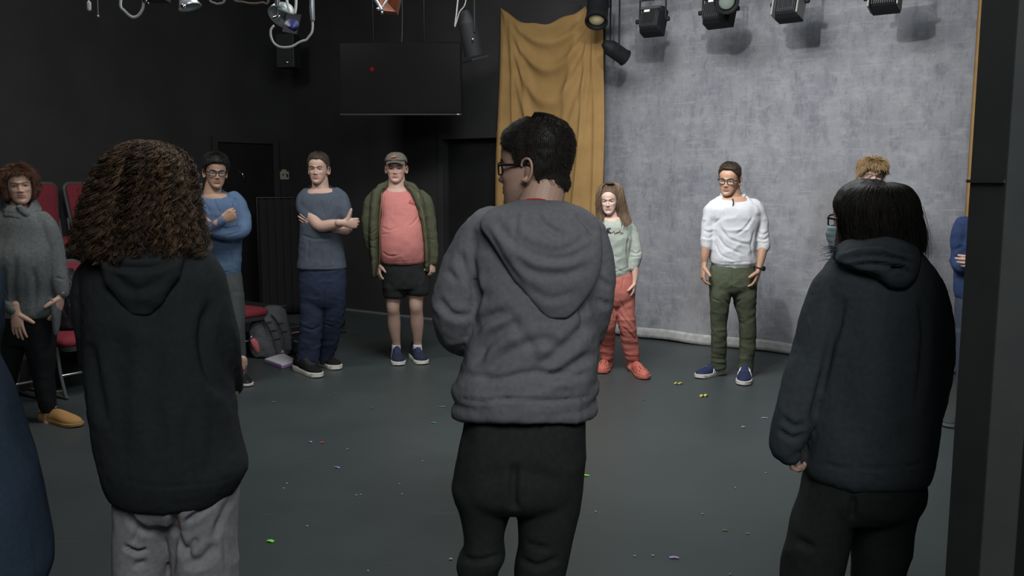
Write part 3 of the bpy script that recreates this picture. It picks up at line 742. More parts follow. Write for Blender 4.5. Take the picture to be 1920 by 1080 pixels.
# ------------------------------------------------------------------ pleated black drape on a rail at the end of the seating
W = []
pa = R(.45, .95); pb = R(.80, .42)
for i in range(160):
    a = i / 159; c = pa * (1 - a) + pb * a; nn = np.array([.6, .8, 0]); W.append([[*(c + nn * .035 * math.sin(a * 46))[:2], z] for z in np.linspace(.03, 1.38, 12)])
t = thing('pleated_drape', 'black pleated drape hanging from a waist-high rail by the corner', 'curtain', (pa + pb) / 2)
obj('pleats', MB().grid(np.array(W), .004), mat('black_velour', (.022, .022, .022), .9, 0, .15), t, True)
mb = MB().tube([pa + [0, 0, 1.39], pb + [0, 0, 1.39]], .016, n=10, per=1); mb.tube([pa + [0, 0, 1.39], pa], .016, n=10, per=1); mb.tube([pb + [0, 0, 1.39], pb], .016, n=10, per=1); obj('rail', mb, M_blackmetal, t, True)
q = P(566, 381, 10.0)
mb = MB().tube([q + [-.035, 0, .09], q + [0, -.01, .04], q + [.03, -.01, -.06], q + [.035, 0, -.5], [*(q + [.035, 0, 0])[:2], 0]], .014, n=10)
o = obj('grab_rail', mb, mat('worn_steel', (.35, .36, .38), .25, 1), loc=(q[0], q[1], 0), smooth=True); tag(o, 'thin metal grab rail with a bright curved top behind the man in slate tee', 'handrail')
# ------------------------------------------------------------------ seating platforms and steps
M_plat = mixed('riser_carpet', (.020, .021, .021), (.030, .031, .030), 60, rough=.95, bump=.3, spec=.1)
M_edge = mat('riser_nosing', (.055, .056, .054), .6)
def platform(k1, e0, e1, z, lab, k0=0.0, grp=None):
    t = thing('seating_platform' if e0 > 2 else 'stage_step', lab, 'platform' if e0 > 2 else 'step', R((k0 + k1) / 2, (e0 + e1) / 2), 0, grp)
    mb = MB(); rbox(mb, k0 + .003, k1, e0, e1, 0.001, z); obj('platform_box', mb, M_plat, t, bevel=.006)
    mb = MB(); rbox(mb, k1 - .03, k1 + .004, e0, e1, z - .004, z + .004); obj('nosing', mb, M_edge, t)
    mb = MB(); rbox(mb, k1, k1 + .012, e0 + .12, e0 + .22, z - .06, z - .045); obj('edge_clip', mb, M_chrome, t, bevel=.003)
platform(1.0, 2.62, 8.0, .60, 'upper black seating platform along the left wall', .004)
platform(1.85, 2.62, 8.0, .28, 'lower black seating platform behind the front row of chairs', 1.01)
platform(1.10, 1.75, 2.60, .51, 'highest black step beside the seating platforms', .004)
platform(1.80, 1.75, 2.60, .34, 'middle black step beside the seating platforms', 1.11)
platform(2.10, 1.75, 2.60, .17, 'lowest black step behind the backpack', 1.81)
# ------------------------------------------------------------------ chairs
M_red = mixed('crimson_upholstery', (.20, .030, .042), (.25, .038, .052), 90, rough=.85, bump=.3, spec=.2)
M_frame = mat('grey_chair_shell', (.085, .09, .088), .5)
def rrect(w0, w1, h, r=.07, n=6):
    """rounded tapering panel outline in x,z: w0 bottom half width, w1 top half width"""
    pts = []
    for cx, cz_, a0 in ((w0 - r * .6, r * .6, -90), (w1 - r, h - r, 0), (-w1 + r, h - r, 90), (-w0 + r * .6, r * .6, 180)):
        rr = r * .6 if cz_ < h / 2 else r
        for i in range(n + 1):
            a = math.radians(a0 + 90 * i / n); pts.append((cx + rr * math.cos(a), cz_ + rr * math.sin(a)))
    return np.array(pts)
def make_chair():
    """faces local -y"""
    r = thing('theatre_chair', 'x', 'chair', (0, 0, 0), 0, 'red theatre chairs on the seating')
    def pan(ol, y0, y1, z0, tilt, grow=0, puff=.0):
        rs = []
        cx = ol.mean(0)
        for y, s_ in ((y0, .96), (y0 + (y1 - y0) * .15, 1), (y0 + (y1 - y0) * .85, 1), (y1, .96), (y1 - puff, .6 if puff else .96)):
            q = cx + (ol - cx) * s_; rs.append(np.column_stack([q[:, 0], y + (q[:, 1]) * tilt, q[:, 1] + z0]))
        return MB().rings(rs)
    ol = rrect(.205, .245, .56, .075); inn = rrect(.185, .222, .52, .06)
    lobj('backrest_shell', pan(ol, .20, .235, .42, .13), M_frame, r, smooth=False, bevel=.004)
    inn[:, 1] += .02
    lobj('backrest_cushion', pan(inn, .20, .175, .42, .13, puff=.012), M_red, r, smooth=True)
    st = rrect(.22, .235, .46, .06)
    def flat(ol, z0, z1, y0, sc_):
        rs = []; cx = ol.mean(0)
        for z, s_ in zip(np.linspace(z0, z1, len(sc_)), sc_):
            q = cx + (ol - cx) * s_; rs.append(np.column_stack([q[:, 0], y0 - q[:, 1], np.full(len(q), z)]))
        return MB().rings(rs)
    lobj('seat_cushion', flat(st, .385, .475, .20, (.93, .99, 1, .99, .95, .82, .5)), M_red, r, smooth=True)
    lobj('seat_pan', flat(st, .35, .384, .195, (.9, .97)), M_frame, r)
    for x in (-.225, .225):
        mb = MB().tube([(x, .26, .015), (x, .22, .20), (x, .215, .40), (x, .25, .62)], .013, n=8); mb.tube([(x, -.22, .015), (x, -.16, .20), (x, -.14, .37)], .013, n=8)
        mb.tube([(x, -.235, .014), (x, .275, .014)], .013, n=8, per=1); lobj('leg_frame', mb, M_frame, r, smooth=True)
    lobj('stretcher', MB().tube([(-.225, -.17, .17), (.225, -.17, .17)], .010, n=8, per=1), M_chrome, r, smooth=True)
    return r
rows_ = [(.50, .60, 2.86, 'upper row chair at the wall behind the curly-haired person\'s shoulder'), (.50, .60, 3.40, 'upper row chair directly behind the woman in the cowl sweater'), (.50, .60, 3.94, 'upper row red chair hidden mostly by the woman\'s head'),
  (1.36, .28, 4.08, 'middle row red chair whose rounded back shows beside the grey cowl sweater'), (1.36, .28, 4.62, 'middle row red chair behind the woman\'s torso'),
  (2.14, 0, 2.70, 'front row red chair beside the grey backpack'), (2.14, 0, 3.24, 'front row red chair behind the boy in the blue sweatshirt'), (2.14, 0, 4.14, 'front row red chair with a black bag on its seat'), (2.14, 0, 4.70, 'front row red chair behind the woman\'s black leggings')]
ch = make_chair(); first = True
RZC = math.atan2(DK[1], DK[0]) + math.pi / 2
for k, z, e, lab in rows_:
    if first: ch.location = tuple(R(k, e, z + .001)); ch.rotation_euler = (0, 0, RZC); ch['label'] = lab; first = False
    else: dup(ch, tuple(R(k, e, z + .001)), RZC, lab)
for o in bpy.data.objects:
    if o.get('category') == 'chair': o['label'] = o['label'].replace('row chair', 'row red chair')
# black bag slumped on the front chair, jacket beside the middle chair
M_nylon = mixed('black_nylon', (.010, .011, .012), (.017, .018, .020), 30, rough=.55, bump=.4, bscale=60, bdist=.01, spec=.4)
def blob(rows, dd, n=28, fold=.012, sc3=(14, 14, 9)):
    class Q: pass
    q = Q(); q.d = dd; q.p = lambda u, v, dy=0: P(u, v, dd + dy)
    mb = MB().rings(Person.rows(q, rows, n=n)); W, F, Nn = remesh(mb, .007, 3)
    W = W + Nn * (fbm(W * np.array(sc3), 3) * fold)[:, None]; return W, F
t = thing('black_bag', 'slumped black bag lying on the front row red seat', 'bag', (R(2.05, 4.16) + [0, 0, .476]))
W, F = blob([(505, 118, 136, .05), (530, 112, 150, .09), (560, 108, 158, .11), (590, 106, 160, .12), (612, 108, 162, .12), (616, 114, 158, .10)], 6.62)
W[:, 2] += max(0, .477 - W[:, 2].min()); obj('bag_body', (W, F), M_nylon, t, True)
obj('zip_pull', MB().tube([P(139, 583, 6.50), P(141, 592, 6.49), P(140, 598, 6.49)], .006, n=6), M_chrome, t, True)

# ------------------------------------------------------------------ television hung from the ceiling
tv = thing('television', 'large flat black television hung from the ceiling by thin rods', 'television', (-1.10, 8.85, 2.58))
o = obj('case', MB().box((-1.095, 8.86, 2.585), (1.20, .07, .70)), mat('tv_case', (.012, .012, .013), .6, 0, .05), tv, bevel=.006)
scr = mat('tv_screen', (.011, .011, .012), .3, 0, .05)
obj('screen', MB().box((-1.095, 8.822, 2.590), (1.17, .006, .66)), scr, tv)
obj('lower_bezel', MB().box((-1.095, 8.820, 2.238), (1.20, .012, .012)), mat('bezel_grey', (.03, .034, .03), .5), tv)
obj('corner_badge', MB().box((-.53, 8.812, 2.240), (.022, .006, .009)), mat('badge_silver', (.8, .8, .78), .3), tv)
o = obj('red_reflection', MB().lathe([(.0, 0), (.020, .001), (.0, .002)], (-1.37, 8.818, 2.675), (0, -1, 0), 20), mat('reflection_red', (.20, .008, .010), .8, 0, .05, **{'Emission Color': (1, .03, .03, 1), 'Emission Strength': .02}), tv)  # reflection on the screen, painted as a faintly emissive red disc
o['label'] = 'small painted red reflection on the dark screen'
for x in (-1.36, -.86):
    obj('hanging_rod', MB().tube([(x, 8.87, 2.92), (x, 8.87, RH)], .008, n=8, per=1), M_blackmetal, tv, True)
obj('hanging_cord', MB().tube([(-1.08, 8.84, 2.93), (-1.07, 8.85, 3.2), (-1.08, 8.86, RH)], .0035, n=6, per=2), mat('grey_cord', (.12, .13, .12), .5), tv, True)
# small speaker high in the corner
sp = thing('wall_speaker', 'small dark speaker mounted high on the wall in the room corner', 'speaker', P(541, 95, 10.6))
c = P(541, 97, 10.55)
obj('cabinet', MB().box(c, (.22, .20, .38), ROOMZ * .3), mat('speaker_grey', (.028, .03, .032), .5), sp, bevel=.008)
obj('highlight_spot', MB().ball(c + [0, -.115, -.135], (.028, .006, .012)), M_chrome, sp, True)  # chrome ellipsoid standing in for the highlight low on the cabinet
obj('bracket', MB().tube([c + [0, .05, 0], c + [-.05, .5, .02]], .02, n=8, per=1), M_blackmetal, sp, True)

# ------------------------------------------------------------------ lighting grid and lanterns
M_pipe = mat('black_pipe', (.02, .02, .021), .45, .3)
def pipe(k0, k1, e, z, lab):
    a = R(k0, e, z); b = R(k1, e, z); o = obj('lighting_bar', MB().tube([a, b], .024, n=12, per=1), M_pipe, loc=(a + b) / 2, smooth=True); tag(o, lab, 'pipe')
    for f in (.08, .92):
        obj('drop_rod', MB().tube([a * (1 - f) + b * f, (a * (1 - f) + b * f) * [1, 1, 0] + [0, 0, RH]], .010, n=8, per=1), M_pipe, o, True)
def worldpipe(x0, x1, y, z, lab):
    a = np.array([x0, y, z]); b = np.array([x1, y, z]); o = obj('lighting_bar', MB().tube([a, b], .024, n=12, per=1), M_pipe, loc=(a + b) / 2, smooth=True); tag(o, lab, 'pipe')
    for f in (.08, .92):
        obj('drop_rod', MB().tube([a * (1 - f) + b * f, (a * (1 - f) + b * f) * [1, 1, 0] + [0, 0, RH]], .010, n=8, per=1), M_pipe, o, True)
pipe(4.3, 8.0, .42, 3.36, 'black lighting bar above the backdrop lamps')
worldpipe(-3.2, 1.4, 4.85, 3.05, 'black lighting bar over the middle of the room')
worldpipe(-1.0, 1.0, 7.0, 3.25, 'black lighting bar above the tilted spotlight')
M_body = mat('lantern_black', (.012, .013, .015), .65, 0, .2)
M_rib = mat('lantern_grey', (.07, .072, .075), .45, .3)
def frame3(f):
    f = nrm(f); s = nrm(np.cross([0, 0, 1.0], f)); u = np.cross(f, s); return np.column_stack([s, -f, u])
def clampto(root, top, z):
    mb = MB().tube([top, [top[0], top[1], z - .03]], .012, n=8, per=1); mb.box([top[0], top[1], z], (.05, .07, .07)); obj('clamp', mb, M_body, root)
def flood(c, aim, w_, h_, dp, barz, lab, rails=False):
    """box flood seen from behind: ribbed rear housing, yoke, label"""
    Mx = frame3(aim); t = thing('flood_lamp', lab, 'stage light', c, 0, 'flood lamps facing the backdrop')
    T = lambda x, y, z: np.asarray(c) + Mx @ np.array([x, y, z])
    mb = MB(); rr = []
    for y, s_ in ((-dp / 2, 1.0), (dp * .1, 1.0), (dp * .35, .85), (dp / 2, .62)):
        rr.append(np.array([T(x * s_ * w_ / 2, y, z * s_ * h_ / 2) for x, z in ((-1, -1), (1, -1), (1, 1), (-1, 1))]))
    obj('housing', mb.rings(rr), M_body, t, bevel=.005)
    mb = MB()
    for i in range(11):
        x = (i - 5) / 5 * w_ * .40; mb.box(T(x, dp * .20, -h_ * .12), (.004, dp * .6, h_ * .55), rot=Mx)
    obj('cooling_ribs', mb, M_rib, t)
    obj('top_band', MB().box(T(0, dp * .2, h_ * .33), (w_ * .92, dp * .62, h_ * .10), rot=Mx), M_rib, t)
    o = obj('rating_label', MB().box(T(w_ * .12, dp * .53, h_ * .2), (w_ * .26, .004, h_ * .09), rot=Mx), mat('label_white', (.75, .75, .72), .5), t)
    if rails:
        mb = MB()
        for x in (-1, 1): mb.box(T(x * w_ * .52, dp * .1, 0), (w_ * .07, dp * .9, h_ * .95), rot=Mx)
        obj('side_rail', mb, mat('rail_grey', (.22, .23, .22), .5), t, bevel=.003)
    top = np.array([c[0], c[1], c[2] + h_ * .75])
    mb = MB().tube([T(-w_ * .62, 0, 0), T(-w_ * .62, 0, 0) * [1, 1, 0] + [0, 0, top[2]], top, T(w_ * .62, 0, 0) * [1, 1, 0] + [0, 0, top[2]], T(w_ * .62, 0, 0)], .009, .009, n=8, per=1); obj('yoke', mb, M_body, t, True)
    for x in (-1, 1): obj('tilt_knob', MB().lathe([(0, 0), (.02, 0), (.02, .03), (0, .03)], T(x * w_ * .64, 0, 0), Mx @ np.array([x, 0, 0]), 10), M_body, t, True)
    clampto(t, top, barz); return t
awy = -DE * 1.0
def aimv(dz, sx=0): return np.array([awy[0] + DK[0] * sx, awy[1] + DK[1] * sx, dz])
flood(R(5.15, .42, 3.00), aimv(-.35), .20, .24, .17, 3.36, 'black flood lamp with white label, nearest the yellow cloth')
flood(R(5.76, .42, 3.02), aimv(-.35, .1), .24, .24, .18, 3.36, 'black flood lamp half hidden by a round lens')
flood(R(6.36, .42, 3.02), aimv(-.3, .1), .20, .27, .17, 3.36, 'ribbed black flood lamp with pale side rails above the grey backdrop', True)
flood(R(7.09, .42, 2.99), aimv(-.25), .20, .22, .17, 3.36, 'ribbed black flood lamp farthest right along the bar', True)
def can(c, aim, r, L, barz, lab, lens=(.35, .31, .18), name='par_can', body=None, grp=None, flare=1.0, top_up=.1):
    f = nrm(aim); t = thing(name, lab, 'stage light', c, 0, grp); b = body or M_body
    obj('barrel', MB().lathe([(.0, -L * .5), (r * .45, -L * .5), (r * .62, -L * .40), (r * .95, -L * .25), (r, -L * .2), (r * flare, L * .5), (r * flare * .93, L * .5), (r * .86, L * .42), (0, L * .42)], c, f, 28), b, t, True, sharp=40)
    obj('lens', MB().lathe([(0, L * .43), (r * .84, L * .43), (r * .6, L * .455), (0, L * .47)], c, f, 24), mat('lens_' + name + lab[:6].replace(' ', ''), lens, .25), t, True)
    mb = MB(); mb.lathe([(r * flare * .9, L * .47), (r * flare * 1.08, L * .47), (r * flare * 1.08, L * .51), (r * flare * .9, L * .51), (r * flare * .9, L * .47)], c, f, 28, cap=False); obj('front_ring', mb, M_body, t, True, sharp=40)
    s = nrm(np.cross([0, 0, 1.0], f)); up = np.array([c[0], c[1], c[2] + r + top_up]); c = np.asarray(c)
    mb = MB().tube([c + s * r * 1.05, c * [1, 1, 0] + (s * r * 1.05) * [1, 1, 0] + [0, 0, up[2]], up, c * [1, 1, 0] - (s * r * 1.05) * [1, 1, 0] + [0, 0, up[2]], c - s * r * 1.05], .008, n=8, per=1); obj('yoke', mb, M_body, t, True)
    clampto(t, up, barz); return t
c = R(4.60, .42, 3.17); can(c, (-.12, -.55, -.75), .098, .36, 3.36, 'black can lamp with a dull yellow lens over the yellow cloth')
c = R(5.91, .68, 3.05); can(c, (.05, -.85, -.35), .085, .16, 3.36, 'lamp with a round grey-green lens before a flood lamp', (.13, .16, .14), 'fresnel_lamp', flare=1.05)
c = R(4.74, .35, 2.78); can(c, (.62, .30, -.35), .072, .26, 3.36, 'small black lamp poking out past the yellow cloth edge', (.03, .03, .03), 'spot_lamp', top_up=.42)
# tilted black spotlight by the television
c = P(880, 62, 7.0); el = can(c, (.22, .15, -1), .072, .34, 3.25, 'long black tilted spotlight hanging near the television', (.02, .02, .04), 'tilted_spotlight', top_up=.2)
obj('gel_holder', MB().box(c + nrm((.22, .15, -1)) * .20, (.16, .16, .02), rot=frame3((.22, .15, -1)) @ np.array([[1, 0, 0], [0, 0, -1], [0, 1, 0]])), M_body, el, bevel=.003)
obj('highlight_screw', MB().ball(c + [.03, -.085, -.06], .010), M_chrome, el, True)
def cable(pts, r, m, lab, name='cable', cat='cable', Y=5.0):
    W = [P(u, v, Y + (dy[0] if dy else 0)) for u, v, *dy in pts]; o = obj(name, MB().tube(W, r, n=8), m, loc=W[0], smooth=True); return tag(o, lab, cat)
M_wc = mat('white_cable', (.55, .55, .52), .5); M_gc = mat('grey_cable', (.22, .21, .19), .6); M_bc = mat('black_cable', (.015, .015, .016), .5)
cable([(862, -25), (858, 5), (856, 25), (853, 48)], .006, mat('pale_cord', (.3, .3, .29), .5), 'thin pale safety cord beside the tilted spotlight', Y=6.9)
cable([(876, -25), (872, 8), (862, 22), (857, 38), (853, 50)], .005, M_gc, 'second thin grey cord curving beside the tilted spotlight', Y=6.85)
Y5 = 4.85
cable([(232, -70), (229, -20), (226, 10), (233, 20), (247, 32), (258, 30), (266, 20), (269, 8), (266, -15), (262, -70)], .0075, M_wc, 'pale cable hanging in a loop at the upper left', Y=Y5)
cable([(166, -60), (166, -5), (167, 5)], .004, M_wc, 'thin pale lead with a plug on its end, far upper left', 'plug_lead', Y=Y5)
o = bpy.data.objects['plug_lead']; obj('plug', MB().tube([P(167, 6, Y5), P(167, 17, Y5)], .011, n=10, per=1), M_wc, o, True)
cable([(183, -60), (183, 0), (184, 28)], .0025, M_gc, 'fine dark pull string with a bead end', 'pull_string', Y=Y5); obj('bead', MB().ball(P(184, 30, Y5), .006), M_wc, bpy.data.objects['pull_string'], True)
cable([(388, -60), (392, -4), (402, 6), (412, 7), (422, -2), (428, -60)], .006, M_gc, 'small grey cable loop beside the bright scoop lamp', Y=Y5)
cable([(425, -60), (436, -4), (455, 4), (475, 7), (492, 5), (503, 2), (508, -60)], .006, mat('brown_cable', (.12, .09, .075), .6), 'sagging brown cable left of the chrome lamp', Y=Y5)
# scoop lamp with polished bell
t = thing('scoop_lamp', 'small polished silver bell lamp hanging at upper left', 'stage light', P(352, 0, Y5)); c = P(345, -6, Y5); f = nrm((.15, -.25, -1))
ax = nrm((.16, -.35, -1.0))
obj('bell', MB().lathe([(.012, -.10), (.02, -.08), (.028, -.05), (.038, 0), (.050, .035), (.062, .058), (.060, .059), (.045, .035), (.034, .0), (.015, -.05), (.0, -.055)], P(350, -6, Y5), nrm((.30, -.05, -1.0)), 32, cap=False), mat('polished_aluminium', (.75, .77, .80), .35, .7), t, True)
obj('rim_clip', MB().ball(P(344, 12, Y5 - .07), .014), M_chrome, t, True)
mb = MB().tube([P(352, -30, Y5), [*P(352, -30, Y5)[:2], 3.05]], .012, n=8, per=1); obj('stem', mb, M_body, t, True)
t = thing('cable_box', 'dark flat box with two chrome screws above the pale cable loop', 'junction box', P(292, -4, Y5))
obj('case', MB().box(P(292, -7, Y5), (.115, .12, .05)), mat('box_grey', (.05, .05, .055), .5), t, bevel=.004)
for u in (274, 278): obj('screw', MB().ball(P(u, 2 + (u - 274), Y5 - .06), .006), M_chrome, t, True)
obj('hanger', MB().tube([P(292, -12, Y5), [*P(292, -12, Y5)[:2], 3.05]], .012, n=8, per=1), M_body, t, True)
# chrome lamp with hinged gel frame and looping white cable
t = thing('chrome_lamp', 'chrome reflector lamp with a hinged gel frame in front, top centre-left', 'stage light', P(540, 30, Y5))
ax = nrm((-.35, -.55, -.75))
cc = P(532, 26, Y5)
obj('reflector', MB().lathe([(.0, -.06), (.03, -.055), (.055, -.03), (.072, .0), (.078, .03), (.074, .03), (.06, .0), (.02, -.03), (0, -.035)], cc, ax, 32, cap=False), mat('satin_chrome', (.5, .54, .54), .4, .6), t, True)
obj('hinge_bar', MB().tube([P(522, 14, Y5 - .06), P(545, 24, Y5 - .09)], .009, n=8, per=1), mat('white_enamel', (.7, .75, .75), .3), t, True)
q = [P(538, 26, Y5 - .10), P(565, 27, Y5 - .10), P(556, 64, Y5 - .16), P(529, 59, Y5 - .16)]
mb = MB(); q = np.array(q); mb.add(np.concatenate([q, q + [0, .006, 0]]), [(0, 1, 2, 3), (7, 6, 5, 4), (0, 4, 5, 1), (1, 5, 6, 2), (2, 6, 7, 3), (3, 7, 4, 0)])
obj('gel_frame', mb, mat('frame_grey', (.022, .022, .025), .6), t)
qc = q.mean(0); obj('gel', MB().lathe([(0, 0), (.022, .001), (.040, .002), (0, .004)], qc + [0, -.006, -.012], (0, -1, .45), 24), mat('blue_gel', (.015, .018, .11), .4, 0, .3), t, True)
mb = MB().tube([P(536, -60, Y5 - .05), P(538, 2, Y5 - .08), P(544, 23, Y5 - .09)], .0075, n=8); mb.tube([P(556, -60, Y5 - .05), P(555, 6, Y5 - .08), P(553, 24, Y5 - .09)], .0075, n=8); obj('suspension_wire', mb, mat('white_wire', (.65, .65, .6), .4), t, True)
obj('post', MB().tube([P(520, -60, Y5 - .05), P(520, 8, Y5 - .06), P(521, 28, Y5 - .05)], [.014, .014, .008], n=10, per=1), mat('post_steel', (.75, .75, .85), .2, .9), t, True)
obj('thumb_screw', MB().tube([P(514, 34, Y5 - .09), P(523, 31, Y5 - .09)], .009, n=8, per=1), M_chrome, t, True)
obj('hook', MB().tube([P(536, -58, Y5 - .05), [*P(545, -58, Y5)[:2], 3.05]], .012, n=8, per=1), M_body, t, True)
o = cable([(513, 49), (508, 56), (508, 68), (513, 80), (522, 87), (534, 89), (548, 87), (560, 80), (567, 77), (574, 75), (579, 69), (584, 62), (586, 52), (586, 38)], .0062, M_wc, 'white cable curving under the chrome lamp up to its plug', Y=Y5 - .1)
obj('plug_sleeve', MB().tube([P(586, 37, Y5 - .1), P(585, 12, Y5 - .1), P(585, -60, Y5 - .1)], [.012, .013, .012], n=10, per=1), mat('sleeve_grey', (.45, .45, .47), .3, .5), o, True)
# lamp with chrome barn door and amber inside
t = thing('amber_lamp', 'lamp with pale metal edges and an amber gel, above the television', 'stage light', P(722, 5, Y5))
q = [P(697, -14, Y5), P(715, 18, Y5 - .05)]; obj('edge_strip', MB().tube(q, .010, n=8, per=1), mat('strip_grey', (.35, .36, .38), .35, .6), t, True)
obj('edge_strip', MB().tube([P(715, 18, Y5 - .05), P(732, -10, Y5 - .05)], .006, n=8, per=1), mat('strip_white', (.7, .7, .7), .3, .4), t, True)
for a, b in ((709, 17), (716, 24)): obj('bolt', MB().ball(P(a, b, Y5 - .07), .009), M_chrome, t, True)
q = np.array([P(703, -22, Y5), P(752, -22, Y5), P(742, 22, Y5 + .02), P(718, 20, Y5 - .04)]); mb = MB(); mb.add(np.concatenate([q, q + [0, .10, .0]]), [(0, 1, 2, 3), (7, 6, 5, 4), (0, 4, 5, 1), (1, 5, 6, 2), (2, 6, 7, 3), (3, 7, 4, 0)])
obj('hood', mb, mixed('amber_metal', (.20, .055, .02), (.10, .035, .02), 8, rough=.4, bump=0, metal=.4), t)
obj('hanger', MB().tube([P(722, -20, Y5 + .05), [*P(722, -20, Y5 + .05)[:2], 3.05]], .012, n=8, per=1), M_body, t, True)

# ================================================================== people
SK_F = (.50, .31, .235); SK_P = (.52, .34, .27); SK_T = (.42, .25, .17)
M_sole_w = mat('white_rubber', (.60, .58, .53), .6); M_sole_b = mat('black_rubber', (.02, .02, .022), .6)
def quick_hand(pr, W, D, Np, T, skin, arm=None, **k):
    mb = MB(); hand(mb, W, D, Np, T, **k)
    if arm is not None:
        pts = [np.asarray(a[0]) for a in arm] + [np.asarray(W) - nrm(D) * .03]; r = [a[1] for a in arm] + [.0255 * k.get('k', 1)]
        mb.tube(pts, r, np.array(r) * .9, side=T, n=20)
    pr.addskin(mb, skin, .0026, 1)
def HZ(deg0): return None
SHORT = [(0, .190), (25, .192), (42, .178), (58, .158), (70, .150), (80, .112), (92, .108), (104, .122), (118, .085), (135, .058), (180, .048)]
def elbowfolds(c, r, amp): return lambda W: np.exp(-((np.linalg.norm(W - c, axis=1)) / r) ** 2)

# ---------------------------------------------------------------- man in grey hoodie, back view, centre
def mid_man():
    p = Person(2.5, 985, 'man seen from behind in a grey hooded sweatshirt and black joggers, head turned left', front=-1)
    H = Head(p.p(1022, 391), -114, 2, 0, 1.03)
    W, F = H.mesh(p.p(1010, 400, .0), nr=.062); p.addhead(H, W, F, H.colors(W, SK_F, brow=(.03, .02, .015), stubble=.25)); H.eyes(p)
    g = glasses(H, p.root)
    g['label'] = 'black-framed glasses'
    hl = [(0, .196), (22, .196), (38, .180), (48, .160), (60, .158), (70, .150), (78, .112), (90, .112), (104, .120), (112, .080), (130, .052), (180, .040)]
    haircap(H, hl, lambda d, z, q: .007 + .006 * np.clip((z - .15) / .06, 0, 1) + .010 * np.clip((d - 90) / 30, 0, 1) * np.clip((z - .06) / .06, 0, 1), HAIR, p.root, tuft=.0022, fr=90, strandsn=22000, slen=.0075, srad=.00055, col=(.020, .017, .014), lift=.6, hcol=(.026, .022, .018), nape=.056)
    mb = MB()
    p.stack(mb, [(378, 962, 1056, .070, .015), (388, 935, 1078, .085), (398, 905, 1095, .10, 0, 2.5), (418, 885, 1112, .118, 0, 2.6), (450, 882, 1118, .130, 0, 2.6), (500, 884, 1120, .140), (560, 884, 1120, .145), (620, 880, 1122, .148), (680, 868, 1120, .152), (712, 856, 1117, .158), (732, 850, 1116, .160), (742, 858, 1113, .148), (752, 860, 1113, .150), (764, 866, 1106, .142), (772, 874, 1100, .125)])
    p.limb(mb, [(925, 425, .01, .062), (903, 447, 0, .070), (880, 495, 0, .0725), (862, 550, 0, .0745), (857, 598, .02, .074), (868, 628, .08, .062), (900, 630, .18, .052), (950, 610, .27, .044), (1010, 585, .30, .040)])
    p.limb(mb, [(1075, 425, .01, .060), (1096, 447, 0, .066), (1106, 492, 0, .070), (1108, 540, 0, .068), (1102, 590, .02, .064), (1092, 625, .07, .058), (1060, 620, .18, .050), (1000, 600, .27, .044), (950, 590, .30, .040)])
    # rolled hem
    th = np.linspace(0, 2 * math.pi, 41)
    for v0, r, am in ((736, .023, 9), (760, .020, -7)):
        a = p.p(858, v0); b = p.p(1110, v0); cx = (a[0] + b[0]) / 2; ax = (b[0] - a[0]) / 2
        pts = [[cx + ax * math.cos(t), p.d + .142 * math.sin(t), a[2] + am / p.s * math.sin(2 * t + (1 if am > 6 else 2.2)) + .006 * math.cos(t)] for t in th]
        mb.tube(pts, r, r * 1.25, n=10, per=2, rnd=False)
    cr = [([(862, 470), (878, 520), (905, 560)], 0.0176, 0.012), ([(820, 560), (850, 590), (885, 590)], 0.0154, 0.0105), ([(880, 640), (905, 600), (960, 585)], 0.022, 0.0135), ([(890, 690), (915, 640), (975, 600)], 0.0242, 0.0135),
          ([(900, 715), (940, 670), (1010, 640), (1060, 650)], 0.0242, 0.0105), ([(1110, 600), (1060, 650), (1000, 700)], 0.0242, 0.012), ([(1115, 660), (1070, 690), (1020, 715)], 0.022, 0.012), ([(870, 700), (930, 712), (1000, 700), (1080, 705), (1110, 690)], 0.0154, 0.009),
          ([(884, 470), (892, 540), (886, 620)], 0.0154, 0.012), ([(1098, 470), (1088, 540), (1096, 620)], 0.0143, 0.0105), ([(835, 505), (862, 530)], 0.0132, 0.006), ([(1120, 520), (1144, 540)], 0.0132, 0.0075), ([(1118, 560), (1142, 575)], 0.0132, 0.0075), ([(960, 600), (1000, 660), (1005, 720)], 0.022, 0.0075), ([(855, 746), (900, 752), (960, 748), (1040, 752), (1112, 742)], 0.0077, 0.009)]
    M = cloth('grey_fleece', (.160, .157, .168), .08, 70)
    p.garment('sweatshirt', mb, M, .008, 4, [(.0035, (7, 7, 9), None), (.0012, (30, 30, 30), None)], cr)
    hb = MB()
    p.rings = None
    hb.rings(p.rows([(376, 972, 1046, .028, -.050), (384, 945, 1075, .040, -.068), (398, 912, 1106, .050, -.088), (420, 898, 1126, .050, -.105), (450, 915, 1130, .048, -.125), (485, 938, 1130, .046, -.132), (520, 960, 1122, .040, -.132), (552, 985, 1104, .032, -.134), (580, 1008, 1084, .020, -.138), (598, 1028, 1062, .010, -.140)]))
    hc = [([(925, 408), (960, 450), (1010, 480), (1070, 482), (1115, 455)], 0.0176, 0.0078), ([(950, 425), (1000, 462), (1060, 468), (1120, 425)], 0.0154, 0.00585), ([(965, 485), (1000, 510), (1060, 515), (1110, 495)], 0.0198, 0.00585), ([(905, 420), (940, 480), (985, 540)], 0.0154, 0.004875),
          ([(1000, 388), (1020, 420), (1060, 445)], 0.0132, 0.0078), ([(970, 395), (965, 440)], 0.011, 0.00585), ([(1080, 400), (1118, 440)], 0.0132, 0.00975), ([(985, 535), (1030, 560), (1080, 548)], 0.0176, 0.0039)]
    p.garment('hood', hb, M, .006, 3, [(.002, (9, 9, 9), None)], hc)
    cb = MB(); a = p.p(975, 376, -.02); 
